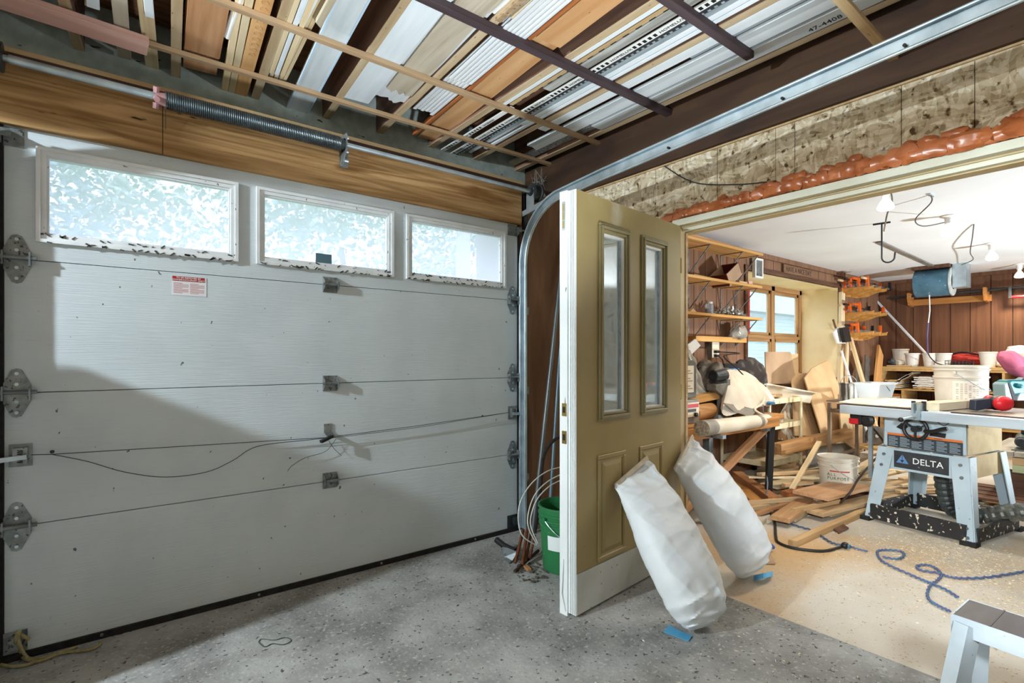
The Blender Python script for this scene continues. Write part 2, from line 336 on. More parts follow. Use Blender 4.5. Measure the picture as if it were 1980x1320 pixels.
# garage ceiling: planks, joists, beam
t = thing('ceiling', 'open garage ceiling of brown planks on dark joists', 'ceiling', (0, 0, 2.94), kind=ST)
PLANKC = wood('subfloor_plank', '#a67a58', '#815a40', rnd=.16, k=.8)
y = -3.6
while y < 3.3:
    plank('plank', (GX0, y+.07, 2.955), (2.72, y+.07, 2.955), .137, .022, PLANKC, parent=t, bev=.003); y += .14
JX = [(-3.36, 0), (-2.96, 0), (-2.56, 0), (-2.16, 0), (-1.76, 0), (-1.36, 0), (-.96, .02), (-.56, .05), (-.165, .085), (.235, .08), (.625, .075), (1.035, .07), (1.40, .05), (1.82, .0), (2.20, 0), (2.60, 0)]
JOIST = wood('joist_side', '#937160', '#6f5345', rnd=.1); JOIST_LIT = wood('joist_lit_bottom', '#cbb595', '#ad9472', speck='#7a6244', sth=.70, rnd=.06)  # paler bottom tone: light from below put into the joist colour
for x, k in JX:
    p0, p1 = Vector((x-k*6.2, -3.5, 0)), Vector((x+k*.65, 3.30, 0))
    j = plank('joist', p0+Vector((0, 0, 2.823)), p1+Vector((0, 0, 2.823)), .043, .24, JOIST, parent=t)
    plank('lath', p0+Vector((0, 0, 2.7005)), p1+Vector((0, 0, 2.7005)), .043, .004, JOIST_LIT, parent=j, bev=0)  # added strip that paints dust and underlight onto the joist bottom
plank('beam', (2.705, GY0, 2.668), (2.705, 3.3, 2.668), .035, .55, wood('beam_wood', '#543c2b', '#3f2c1f', k=.5, rnd=0, c3='#33231d', speck='#241812', sth=.76), parent=t)
# workshop shell
t = thing('ceiling', 'smooth white plaster ceiling of the workshop', 'ceiling', (6, 0, 2.34), kind=ST)
G().box(2.845, WX1+.1, GY0, 2.9, 2.34, 2.40).build('plaster', WCEIL, t)
WZ0, WZ1, WX0, WXR = .93, 2.13, 5.355, 7.73       # window recess in the panelled wall
t = thing('wall_window', 'brown grooved panelling of the workshop window wall', 'wall', (5, 2.86, 0), kind=ST)
def boards(x0, x1, z0, z1, w=.2, back=2.885):
    n = round((x1-x0)/w); w = (x1-x0)/n
    for i in range(n): G().box(x0+i*w+.004, x0+(i+1)*w-.004, 2.86, back, z0, z1).build('panel_board', PANEL, t)
boards(2.85, WX0, 0, 2.34); boards(WX0, WXR, WZ1, 2.34); boards(WXR, WX1, 0, 2.34); boards(WX0, WXR, 0, WZ0)
g = G(); g.box(2.85, WX0-.02, 2.887, 3.42, 0, 2.5); g.box(WXR+.02, WX1+.3, 2.887, 3.42, 0, 2.5); g.box(WX0-.02, WXR+.02, 2.887, 3.42, WZ1+.02, 2.5); g.box(WX0-.02, WXR+.02, 2.887, 3.42, 0, WZ0-.02); g.build('wall_core', DARK, t)
g = G(); g.box(2.85, WX1, 2.835, 2.86, 2.285, 2.34); g.build('crown_strip', PANEL, t)
g = G(); g.box(WX0-.05, WX0, 2.84, 2.86, WZ0, WZ1+.05); g.box(WXR, WXR+.06, 2.84, 2.86, .0, WZ1+.05); g.box(WX0, WXR, 2.84, 2.86, WZ1, WZ1+.05); g.build('recess_trim', BROWN, t)
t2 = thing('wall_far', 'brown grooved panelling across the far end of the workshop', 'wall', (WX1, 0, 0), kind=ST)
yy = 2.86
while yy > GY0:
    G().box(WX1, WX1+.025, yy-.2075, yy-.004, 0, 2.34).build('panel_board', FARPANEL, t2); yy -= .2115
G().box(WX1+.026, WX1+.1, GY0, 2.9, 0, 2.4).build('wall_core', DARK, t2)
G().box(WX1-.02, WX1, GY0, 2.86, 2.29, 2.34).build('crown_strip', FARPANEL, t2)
G().box(GX0-.1, GX0, GY0, 3.35, 0, 2.95).build('wall_left', OSB, kind=ST, label='strand board left wall of the garage, out of the picture', cat='wall')
G().box(GX0, WX1, GY0-.1, GY0, 0, 2.95).build('wall_back', OSB, kind=ST, label='strand board rear wall behind the photographer', cat='wall')
# workshop window in its deep recess
t = thing('window_1', 'double timber window in a deep cream recess', 'window', (6.9, 3.335, WZ0), kind=ST)
g = G(); g.box(WX0-.02, WX0, 2.862, 3.36, WZ0, WZ1); g.build('reveal', CREAMPAINT, t)
g = G(); g.box(WXR, WXR+.02, 2.862, 3.36, WZ0, WZ1); g.build('reveal', CREAMPAINT, t)
g = G(); g.box(WX0, WXR, 2.862, 3.36, WZ1, WZ1+.02); g.build('soffit', CREAMPAINT, t)
g = G(); g.box(WX0, WXR, 2.862, 3.36, WZ0-.02, WZ0); g.build('sill', CREAMPAINT, t)
WF = wood('window_timber', '#b58d62', '#9c744a', rnd=.03)
zt = WZ1-.05; xs = [5.55, 6.13, 6.90, 7.68]
def vbar(x, w, z0, z1, y=3.345, d=.05, n='frame_post'): plank(n, (x, y, z0), (x, y, z1), d, w, WF, up=(1, 0, 0), parent=t)
def hbar(x0, x1, z, h, y=3.345, d=.05, n='frame_rail'): plank(n, (x0, y, z), (x1, y, z), d, h, WF, parent=t)
for x, w in ((WX0+.03, .06), (6.12, .07), (6.905, .085), (WXR-.03, .06)): vbar(x, w, WZ0, WZ1)
hbar(WX0, WXR, WZ1-.03, .06); hbar(WX0, WXR, WZ0+.03, .06)
for a, b in ((WX0+.06, 6.085), (6.155, 6.865), (6.945, WXR-.06)):
    hbar(a, b, 1.46, .045, 3.335, .045, 'meeting_rail')
    for z0, z1, yy in ((WZ0+.06, 1.44, 3.345), (1.48, WZ1-.06, 3.36)):
        fr = plank('sash_stile', (a+.02, yy, z0), (a+.02, yy, z1), .035, .04, WF, up=(1, 0, 0), parent=t)
        plank('sash_stile', (b-.02, yy, z0), (b-.02, yy, z1), .035, .04, WF, up=(1, 0, 0), parent=t)
        plank('sash_rail', (a, yy, z0+.02), (b, yy, z0+.02), .035, .04, WF, parent=t); plank('sash_rail', (a, yy, z1-.02), (b, yy, z1-.02), .035, .04, WF, parent=t)
        G().box(a+.03, b-.03, yy-.002, yy+.002, z0+.03, z1-.03).build('pane', CLEARGLASS, t)
G().box(6.16, 6.30, 3.318, 3.324, 1.49, 2.06).build('red_banner', M('red_cloth', '#b8322c', '#962621', sc=(40, 40, 6)), t, label='narrow red cloth strip hanging in the left sash')
# ---------------------------------------------------------------- garage door
DY, DX0, DX1 = 2.86, -.324, 2.259
d = thing('door_1', 'white sectional garage door with three windows and steel hinges', 'garage door', (.97, DY, 0), kind=ST)
zs = [.025, .531, 1.064, 1.600, 2.13]
for i in range(3): G().box(DX0, DX1, DY, DY+.04, zs[i]+.0015, zs[i+1]-.0015).build('panel', DOORPAINT, d, bevel=.002); G().box(DX0+.002, DX1-.002, DY+.012, DY+.05, zs[i+1]-.012, zs[i+1]+.012).build('seam_gasket', RUBBER, d)
wins = [(-.23, .507), (.589, 1.328), (1.411, 2.152)]; wz0, wz1 = 1.675, 2.062
g = G(); g.box(DX0, DX1, DY, DY+.04, zs[3]+.0015, wz0+.03); g.box(DX0, DX1, DY, DY+.04, wz1-.03, zs[4])
xe = [DX0]+[q for a, b in wins for q in (a+.03, b-.03)]+[DX1]
for i in range(0, 8, 2): g.box(xe[i], xe[i+1], DY, DY+.04, wz0+.03, wz1-.03)
g.build('panel', DOORPAINT, d)
WINF = M('window_frame_white', '#e3e7ea', '#d5d9dc', sc=(8, 8, 8), rough=.45, speck='#5d5d58', ssc=(45, 45, 30), sth=.70)
def ring(g, x0, x1, z0, z1, w, y0, y1):
    g.box(x0, x1, y0, y1, z0, z0+w); g.box(x0, x1, y0, y1, z1-w, z1); g.box(x0, x0+w, y0, y1, z0+w, z1-w); g.box(x1-w, x1, y0, y1, z0+w, z1-w)
for k, (a, b) in enumerate(wins):
    g = G(); ring(g, a, b, wz0, wz1, .014, DY-.016, DY); ring(g, a+.014, b-.014, wz0+.014, wz1-.014, .018, DY-.009, DY+.004); ring(g, a+.03, b-.03, wz0+.03, wz1-.03, .010, DY-.002, DY+.03)
    f = g.build('window_frame', WINF, d)
    G().box(a+.035, b-.035, DY+.018, DY+.022, wz0+.035, wz1-.035).build('pane', HAZEGLASS, f)
    if k == 1:
        s = G().box(.886, .972, DY+.012, DY+.0135, 1.708, 1.768).build('sticker', flat('blue_grey_sticker', '#52707c'), f, label='blue-grey printed sticker on the middle pane')
    g = G(); rr = random.Random(k+3)
    for q in range(46):
        x = rr.uniform(a+.01, b-.01); s_ = rr.uniform(.002, .007); z_ = wz0+rr.choice((.002, .004, .030))+rr.uniform(-.004, .003); g.box(-s_*1.6, s_*1.6, -.0015, .0005, -s_*.5, s_*.5, Matrix.Translation((x, DY-(.0165 if z_ < wz0+.011 else .010), z_)) @ Matrix.Rotation(rr.uniform(-.8, .8), 4, 'Y'))
    g.build('sill_dirt', flat('sill_dirt', '#4a4843', .9), f, kind='stuff')
g = G().box(DX0-.01, DX1+.005, DY-.012, DY+.045, .0, .028); g.build('bottom_seal', RUBBER, d, label='black rubber bottom seal')
g = G()
for x in (-.02, .6, 1.25, 1.9): g.ball((x, DY-.013, .017), .007, 8, 5)
g.build('seal_bolt', ZINC, d)
def diamond(x, z, flip=1):
    g = G(); P = [(x, z+.098), (x+.015, z+.092), (x+.044, z+.03), (x+.044, z-.03), (x+.015, z-.092), (x, z-.098), (x-.015, z-.092), (x-.044, z-.03), (x-.044, z+.03), (x-.015, z+.092)]
    g.prism([(a, DY-.004, b) for a, b in P], (0, .004, 0))
    for s in (-1, 1): g.box(x+s*.040-.003, x+s*.040+.003, DY-.034, DY-.004, z-.028, z+.028)
    h = g.build('hinge', ZINC, d); r = G().cone((x-.055*flip, DY-.024, z+.004), (x+.062*flip, DY-.024, z+.004), .0085, n=10).build('roller_stem', STEEL, h)
    g = G()
    for dz in (.078, .035, -.035, -.078): g.cone((x, DY-.010, z+dz), (x, DY-.004, z+dz), .007, n=6)
    g.build('bolt_head', GALV, h)
for z in (1.599, 1.064, .531): diamond(-.287, z, 1); diamond(2.215, z, 1)
for z in (1.600, 1.064, .536):      # centre hinges
    x = .958; g = G()
    g.box(x-.037, x+.037, DY-.004, DY, z+.004, z+.042); g.box(x-.037, x+.037, DY-.004, DY, z-.042, z-.004)
    for s in (-1, 1): g.prism([(x+s*.037-.002, DY, z+.042), (x+s*.037-.002, DY-.036, z+.014), (x+s*.037-.002, DY-.036, z-.018), (x+s*.037-.002, DY, z-.042)], (.004, 0, 0))
    h = g.build('hinge', ZINC, d); G().cone((x-.044, DY-.022, z), (x+.044, DY-.022, z), .008, n=10).build('hinge_pin', STEEL, h)
# top roller brackets, bottom brackets
for x, s in ((-.30, -1), (2.222, 1)):
    g = G(); g.box(x-.045, x+.035, DY-.004, DY, 2.045, 2.12); g.prism([(x+.03*s, DY-.004, 2.115), (x+.03*s, DY-.06, 2.08), (x+.03*s, DY-.004, 2.045)], (.005*s, 0, 0)); g.box(min(x, x+.03*s), max(x, x+.03*s), DY-.062, DY-.056, 2.065, 2.095)
    h = g.build('roller_bracket', ZINC, d); G().cone((x, DY-.05, 2.08), (x+.07*s, DY-.05, 2.08), .006, n=8).build('roller_stem', STEEL, h)
    g = G(); g.box(x-.05, x+.045, DY-.006, DY, .03, .115); g.box(x-.01, x+.02, DY-.035, DY-.006, .05, .10)
    g.build('bottom_bracket', DKSTEEL if s > 0 else ZINC, d)
# lock latches, handle and cable
for x, z, s in ((-.275, .815, -1), (2.213, .823, 1)):
    g = G(); g.box(x-.035, x+.035, DY-.004, DY, z-.045, z+.045); g.box(x-.022, x+.022, DY-.03, DY-.004, z-.032, z+.032)
    h = g.build('lock_plate', ZINC, d); G().beam((x-.02*s, DY-.03, z-.004), (x+.09*s, DY-.03, z-.012), .02, .018).build('latch_bar', GALV, h)
    g = G(); hp = []
    for i in range(60): a = i*.7; hp.append((x+.008*math.cos(a), DY-.034+.004*math.sin(a), z-.028+i*.0009))
    g.tube(hp, .0016, 4); g.build('latch_spring', DKSTEEL, h)
x, z = .945, .80
g = G(); g.box(x-.02, x+.022, DY-.006, DY, z-.005, z+.045); g.prism([(x-.02, DY-.006, z-.005), (x+.022, DY-.006, z-.005), (x+.03, DY-.05, z-.028), (x-.012, DY-.05, z-.028)], (0, 0, .005))
h = g.build('lock_handle', ZINC, d); G().beam((x-.055, DY-.062, z-.040), (x+.012, DY-.045, z-.018), .022, .014).build('grip', BLACK, h)
def onD(*pts, y=DY-.012): return [at(u, v, Y=y) for u, v in pts]
def smooth(P, n=6):
    P = [Vector(p) for p in P]; out = []
    for i in range(len(P)-1):
        a, b, c, e = P[max(i-1, 0)], P[i], P[i+1], P[min(i+2, len(P)-1)]
        for k in range(n):
            t_ = k/n; out.append(.5*((2*b)+(c-a)*t_+(2*a-5*b+4*c-e)*t_*t_+(3*b-a-3*c+e)*t_**3))
    return out+[P[-1]]
CW = flat('dark_wire', '#3a3c3d', .5)
g = G(); g.tube(onD((60, 879), (100, 878), (640, 845), y=DY-.03), .0018, 5); g.tube(smooth(onD((100, 878), (170, 892), (240, 912), (320, 922), (400, 912), (450, 890), (500, 862), (600, 850), (640, 845), y=DY-.02)), .0018, 5)
g.tube(onD((650, 843), (800, 824), (985, 797), y=DY-.04), .0018, 5); g.tube(smooth(onD((650, 845), (800, 827), (900, 811), (985, 797), y=DY-.03)), .0015, 5)
g.tube(smooth(onD((635, 850), (645, 866), (660, 880), y=DY-.02)), .0014, 5); g.tube(smooth(onD((650, 848), (630, 872), (590, 885), (565, 900), (556, 911), y=DY-.02)), .0014, 5)
g.ball(at(101, 873, Y=DY-.03), .008, 6, 5); g.ball(at(933, 804, Y=DY-.035), .007, 6, 5)
g.build('lock_cable', CW, d)
# warning label
s = G().box(.235, .372, DY-.0015, DY, 1.494, 1.582).build('warning_label', flat('label_white', '#dcdde0'), d, label='white warning label with a red heading band')
G().box(.235, .365, DY-.0022, DY-.0015, 1.560, 1.582).build('label_band', flat('label_red', '#a82a2e'), s)
mt = lambda x, z: basis((x, DY-.003, z), (1, 0, 0), (0, 0, 1))
LW, LR = flat('label_letter_white', '#f1f1f1'), flat('label_letter_red', '#b86a6c')
text('lettering', 'TO BE REMOVED BY', .0105, LW, mt(.300, 1.5755), s, sx=1.05); text('lettering', 'OWNER/OCCUPANT ONLY', .0105, LW, mt(.300, 1.5655), s, sx=.98)
g = G()
for k in range(9):
    for c in range(2):
        x0 = .240+c*.065; L = .058*(1 if k % 4 else .6); g.box(x0, x0+L, DY-.0021, DY-.0014, 1.549-k*.0056, 1.551-k*.0056)
g.build('print_lines', LR, s)
# ---------------------------------------------------------------- door tracks
def track(name, x, pts, label, s):
    """C-shaped steel track: web plus two rolled lips swept along pts in the plane X = x"""
    t = thing(name, label, 'door track', (x, pts[0][0], 0)); P = [Vector((x, a, b)) for a, b in pts]; hw = .030
    def off(i, k, dx):
        tg = (P[min(i+1, len(P)-1)]-P[max(i-1, 0)]).normalized(); n = Vector((0, -tg.z, tg.y)); return P[i]+n*k+Vector((dx, 0, 0))
    ix = range(len(P)); g = G()
    sec = [(-hw, 0), (hw, 0), (hw, -.016*s), (hw-.002, -.016*s), (hw-.002, -.002*s), (-hw+.002, -.002*s), (-hw+.002, -.016*s), (-hw, -.016*s)]
    g.rings([[off(i, k, dx) for k, dx in sec] for i in ix]); w = g.build('track_web', GALV, t)
    for k in (-hw, hw): G().tube([off(i, k, -.016*s) for i in ix], .0065, 8).build('track_lip', GALV, t, smooth=True)
    return t
arc = [(2.80, 0.02), (2.80, .9), (2.80, 1.80)]+[(2.80-.40*(1-math.cos(a)), 1.84+.40*math.sin(a)) for a in [math.radians(x) for x in range(0, 88, 8)]]+[(2.1, 2.262), (1.2, 2.308), (.3, 2.354), (-1.2, 2.43)]
tr = track('door_track', 2.275, arc, 'galvanised track curving up beside the brown plywood panel', 1)
track('door_track', -.372, [(a+.026, b) for a, b in arc], 'galvanised track at the left edge of the garage door', -1)
g = G()
for yy in (1.62, 1.05, .62, .2): g.cone((2.257, yy, 2.242+(2.143-yy)*.0515+.006), (2.2745, yy, 2.242+(2.143-yy)*.0515+.006), .006, n=8)
g.build('track_bolt', BLACK, tr)
G().beam((2.282, 2.83, 2.20), (2.282, 2.25, 2.275), .004, .035).build('track_brace', GALV, tr)
G().box(2.30, 2.315, 2.81, 2.855, 0, 2.35).build('track_angle', DKSTEEL, tr)
for z in (.35, .95, 1.5): G().box(2.275, 2.31, 2.79, 2.81, z, z+.05).build('track_clip', ZINC, tr)
# ---------------------------------------------------------------- torsion spring
SHY, SHZ = 2.76, 2.342
t = thing('torsion_spring', 'long grey torsion spring on its steel shaft above the garage door', 'spring', (.6, SHY, SHZ))
G().cone((-.42, SHY, SHZ+.006), (2.42, SHY, SHZ), .0125, n=14).build('shaft', GALV, t, smooth=True)
G().cone((-.30, SHY, SHZ+.006), (.17, SHY, SHZ+.004), .017, n=14).build('shaft_sleeve', GALV, t, smooth=True)
hp = []; n = 92
for i in range(n*10+1):
    a = 2*math.pi*i/10; hp.append((.20+.775*i/(n*10), SHY+.0345*math.cos(a), SHZ+.0345*math.sin(a)))
G().tube(hp, .0041, 5).build('coil', M('spring_steel', '#5a646a', '#474f54', sc=20, rough=.3, metal=.7), t, smooth=True)
g = G(); g.cone((.165, SHY, SHZ), (.215, SHY, SHZ), .024, .031, 14)
for a in range(4):
    c, s_ = math.cos(a*math.pi/2+.5), math.sin(a*math.pi/2+.5); g.cone((.168, SHY+.02*c, SHZ+.02*s_), (.168, SHY+.045*c, SHZ+.045*s_), .012, n=8)
g.build('winding_cone', M('pink_painted_iron', '#b98a8c', '#8e6a6c', sc=30, rough=.5), t, label='pink painted winding cone', smooth=True)
G().cone((.955, SHY, SHZ), (1.0, SHY, SHZ), .034, .028, 14).build('end_cone', DKSTEEL, t, smooth=True)
g = G(); g.box(1.0, 1.006, SHY-.02, 2.83, SHZ-.03, SHZ+.03); g.box(1.0, 1.045, 2.822, 2.83, SHZ-.10, SHZ+.05); g.prism([(1.0, SHY-.028, SHZ-.03), (1.0, SHY-.028, SHZ+.055), (1.0, 2.79, SHZ+.055), (1.0, 2.82, SHZ-.10), (1.0, 2.80, SHZ-.10)], (.008, 0, 0))
g.build('anchor_bracket', STEEL, t)
g = G()
for z in (SHZ+.045, SHZ-.03, SHZ-.08): g.cone((1.008, SHY+.012, z), (1.028, SHY+.012, z), .006, n=6)
g.build('bracket_bolt', GALV, t)
m = Matrix.Translation((2.335, SHY, SHZ)) @ Matrix.Rotation(math.pi/2, 4, 'Y')
G().lathe([(.012, -.05), (.025, -.05), (.03, -.035), (.058, -.032), (.058, -.022), (.05, -.018), (.05, .018), (.062, .022), (.062, .034), (.012, .034)], 24, m).build('cable_drum', DKSTEEL, t, smooth=True)
g = G(); g.box(2.30, 2.305, SHY-.03, 2.83, SHZ-.15, SHZ+.02); g.build('end_bracket', GALV, t)
g = G(); g.box(-.40, -.37, SHY-.05, 2.83, SHZ-.05, SHZ+.07); g.build('end_bracket', DKSTEEL, t)
m = Matrix.Translation((-.345, SHY, SHZ+.006)) @ Matrix.Rotation(math.pi/2, 4, 'Y')
G().lathe([(.012, -.03), (.055, -.03), (.055, -.02), (.046, -.016), (.046, .016), (.055, .02), (.055, .03), (.012, .03)], 20, m).build('cable_drum', DKSTEEL, t, smooth=True)
# hanging string at the spring
G().tube([at(320, 210, Y=2.80), at(320, 250, Y=2.815)], .0015, 5).build('pull_string', CW, label='short dark string hanging under the spring cone', cat='string')
# ---------------------------------------------------------------- overhead battens and the lumber stored on them
BATT = wood('batten_wood', '#c4a684', '#a98a68')
def stick(x0, x1, y, z, w, t_, mat, label, y2=None):
    return plank('batten', (x0, y, z), (x1, y2 if y2 is not None else y, z), w, t_, mat, label=label, cat='batten', group='battens under the overhead lumber')
stick(-1.2, 2.70, 3.005, 2.686, .030, .022, BATT, 'pale batten nearest the garage door, under the lumber ends', 2.995)
stick(-1.2, 2.70, 2.44, 2.686, .034, .022, BATT, 'pale batten second from the garage door, across the middle of the lumber', 2.495)
stick(-.6, 2.70, 1.905, 2.682, .040, .034, PURPLE, 'dark purple-brown batten across the lumber, third from the garage door', 1.92)
stick(.2, 2.49, 1.31, 2.682, .040, .034, PURPLE, 'dark purple-brown batten highest in the picture, ending on the marked white board', 1.31)
plank('batten', (1.55, .755, 2.50), (2.70, .777, 2.50), .036, .02, TANWOOD, label='single tan stick passing above the galvanised track into the dark beam', cat='batten')
plank('spacer_board', (-1.3, 2.86, 2.655), (.148, 2.965, 2.655), .085, .034, RED, label='reddish planed board lying along the batten at upper left', cat='board', up=(0, .35, 1))
def cb(name, near, far, z, t_, mat, label, cat='board', group=None, L=2.6, cut=0):
    (a0, a1, ay), (b0, b1, by) = near, far
    k = ((b0+b1)-(a0+a1))/2/(by-ay); yn = by-L; xf = (b0+b1)/2; xn = xf-k*L; w = ((a1-a0)+(b1-b0))/2
    return plank(name, (xn, yn, z+t_/2), (xf, by, z+t_/2), w, t_, mat, label=label, cat=cat, group=group, cut=cut)
Z = 2.698
cb('board', (-.071, -.028, 2.8), (-.071, -.026, 2.865), Z, .018, WPAINT, 'short white board end farthest left in the overhead rack')
cb('board', (-.075, -.03, 2.8), (-.08, -.03, 2.90), Z+.02, .018, GREYWOOD, 'thin grey board on top of the leftmost white board end')
cb('board', (.01, .066, 2.73), (.038, .094, 3.25), Z, .02, GREYWOOD, 'grey grained board hanging past the first batten at upper left')
cb('board', (.092, .150, 2.66), (.174, .230, 3.49), Z+.014, .018, PINE_PALE, 'slim pale skewed board left of the tan joist, reaching the block wall')
cb('fluted_strip', (.118, .152, 2.67), (.130, .163, 2.79), Z, .012, WPAINT, 'white fluted trim strip under the slim pale board', 'trim strip')
b = cb('board', (.262, .40, 2.5), (.303, .470, 3.20), Z+.022, .02, CEDAR, 'longer cedar board with one end past the first batten')
cb('board', (.262, .41, 2.5), (.292, .445, 2.968), Z, .02, CEDAR, 'shorter cedar board below the longer one, ending at the first batten')
G().cone((.405, .2, 2.716), (.445, 2.755, 2.716), .019, n=14).build('plastic_pipe', WPLAST, smooth=True, label='white plastic pipe beside the cedar boards', cat='pipe')
cb('board', (.424, .456, 2.47), (.513, .543, 3.415), Z, .03, PINE_PALE, 'left one of a pale pair of slim boards right of the white pipe')
cb('board', (.459, .492, 2.47), (.546, .576, 3.41), Z, .03, PINE_PALE, 'right one of a pale pair of slim boards right of the white pipe')
g2 = cb('board', (.498, .562, 2.47), (.572, .637, 3.37), Z, .03, wood('stamped_orange_pine', '#d9ab76', '#c2905a'), 'orange-tan board with a row of stamped marks')
g = G(); m = WM[g2.name]; L2 = g2.dimensions.x
for i in range(16):
    x = L2/2-.55-i*.05
    for s in (-1, 1):
        g.tube([m @ Vector((x+.016*math.cos(q*.7), .014*s*math.sin(q*.7)+RN.uniform(-.001, .001)-.003, -.0155)) for q in range(1, 5)], .0012, 4)
g.build('stamp_marks', flat('brown_stamp', '#9a6a42'), g2)
for i, x in enumerate((.632, .657, .684)):
    cb('moulding', (x, x+.021, 2.47), (x+.038, x+.06, 2.95-.004*i), Z, .016, [PINE_PALE, WPAINT, PINE_PALE][i], ['left pale strip of the three narrow mouldings ending at the first batten', 'white middle strip of the three narrow mouldings ending at the first batten', 'right pale strip of the three narrow mouldings ending at the first batten'][i], 'moulding')
for i, x in enumerate((.690, .713, .738, .757)):
    cb('moulding', (x-.03, x-.012, 2.47), (x, x+.018, (3.08, 3.09, 3.06, 3.05)[i]), Z+.02, .014, PINE_PALE, ['first and leftmost stub of pale moulding poking past the first batten', 'longest stub of pale moulding poking past the first batten', 'third stub from the left of pale moulding past the first batten', 'rightmost stub of pale moulding past the first batten'][i], 'moulding', L=1.5)
b = cb('board', (.752, .868, 2.13), (.855, .995, 3.475), Z, .02, GPAINT, 'wide grey-white board with blue edges running to the block wall')
bm = WM[b.name]; Lb = b.dimensions.x
for s in (-1, 1):
    g = G(); g.box(-Lb/2, Lb/2, s*.058-.004, s*.058+.004, -.0115, .011, bm); g.build('blue_edge', M('pale_blue_edge', '#b9d3e6', rough=.4), b)
cb('board', (.712, .742, 2.0), (.722, .752, 2.37), Z-.024, .018, GREYWOOD, 'short grey board with a ragged end below the wide grey-white board', L=1.6, cut=.03)
for i, (x0, x1, y, mt_, lb) in enumerate(((.50, .555, 2.30, GREYWOOD, 'short grey board end left of the pair above the second batten'), (.565, .615, 2.35, WPAINT, 'short white board end above the second batten'), (.63, .648, 2.42, BROWN, 'short brown stick end beside the short white board'), (.652, .668, 2.44, WPAINT, 'thin white stick end above the second batten, left one'), (.674, .690, 2.46, WPAINT, 'thin white stick end above the second batten, right one'))):
    cb('board', (x0, x1, 2.0), (x0+.015, x1+.015, y), Z+.004, .018, mt_, lb, L=1.7)
cb('board', (1.002, 1.147, 1.95), (1.074, 1.216, 2.96), Z, .018, WPAINT, 'broad smooth white board ending at the first batten')
def ragged(near, far, z, t_, mat, label, teeth=9, depth=.05, L=2.4):
    (a0, a1, ay), (b0, b1, by) = near, far; k = ((b0+b1)-(a0+a1))/2/(by-ay); w = ((a1-a0)+(b1-b0))/2
    m, LL = frame(((b0+b1)/2-k*L, by-L, z+t_/2), ((b0+b1)/2, by, z+t_/2)); g = G(); r = random.Random(teeth)
    top = [(LL/2-r.uniform(0, depth), -w/2+w*i/teeth) for i in range(teeth+1)]
    g.prism([m @ Vector((-LL/2, -w/2, -t_/2))]+[m @ Vector((x, y, -t_/2)) for x, y in top]+[m @ Vector((-LL/2, w/2, -t_/2))], m.to_3x3() @ Vector((0, 0, t_)))
    return g.build('board', mat, label=label, cat='board')
Y_GREY = M('grey_grain_y', '#c2b7a4', '#a89a84', sc=(20, 1.2, 20), rough=.7, bump=.15, bsc=(70, 4, 70), dist=.8); Y_WHITE = M('white_y', '#e6e9ec', '#dadde0', sc=(40, 1, 40), rough=.5)
ragged((1.158, 1.308, 1.92), (1.228, 1.378, 2.745), Z, .012, Y_GREY, 'grey grained board with a broken ragged end')
ragged((1.145, 1.335, 1.92), (1.213, 1.40, 2.885), Z+.016, .006, Y_WHITE, 'thin white sheet behind the grey ragged board', 12, .06)
def fluted(x0, x1, k, yf, z, label, r):
    g = G(); rr = random.Random(r); n = 6; w = (x1-x0)/n; L = 2.3
    for i in range(n):
        e = rr.uniform(0, .05); a = x0+i*w; p = lambda x, y, zz: Vector((x+k*(y-yf), y, zz))
        g.prism([p(a+.001, yf-L, z), p(a+w*.5, yf-L, z-.0016), p(a+w-.001, yf-L, z), p(a+w-.001, yf-L, z+.004), p(a+.001, yf-L, z+.004)], Vector((k*(L-e), L-e, 0)))
    return g.build('fluted_sheet', Y_WHITE, label=label, cat='sheet')
fluted(1.455, 1.600, .05, 2.87, Z+.008, 'fluted white vinyl panel reaching nearly to the first batten', 3)
fluted(1.440, 1.575, .05, 2.44, Z-.004, 'fluted white vinyl panel with a jagged end at the second batten', 5)
cb('board', (1.562, 1.582, 1.92), (1.625, 1.648, 3.20), Z+.004, .03, REDBROWN, 'slim red-brown board between the fluted panels and the orange board')
cb('board', (1.592, 1.738, 1.92), (1.682, 1.826, 3.23), Z+.02, .018, ORANGE, 'long orange plywood board hanging past the first batten')
cb('board', (1.562, 1.712, 1.5), (1.585, 1.726, 1.857), Z, .018, ORANGE, 'second orange board with knots ending at the third batten', L=1.9)
cb('board', (1.396, 1.53, 1.6), (1.402, 1.53, 1.85), Z, .016, PINE_PALE, 'pale grained board ending at the third batten beside the orange board', L=1.9, cut=.03)
ragged((1.385, 1.545, 1.6), (1.39, 1.55, 1.90), Z+.018, .006, Y_WHITE, 'thin curled white sheet above the pale grained board', 7, .08, 1.8)
cb('board', (1.345, 1.375, 1.6), (1.347, 1.378, 1.86), Z-.012, .018, M('particle_strip', '#b59a7a', '#8f7557', sc=40, rough=.8, speck='#3d2f22', ssc=60, sth=.62), 'speckled particle board strip under a joist near the third batten', L=1.6)
cb('board', (1.215, 1.30, 1.6), (1.225, 1.31, 1.86), Z, .016, GREYWOOD, 'short weathered board with a split end above the third batten', L=1.5, cut=.05)
G().cone((1.312, .3, 2.712), (1.328, 1.845, 2.712), .013, n=12).build('plastic_pipe', WPLAST, smooth=True, label='slim white pipe just behind the third batten', cat='pipe')
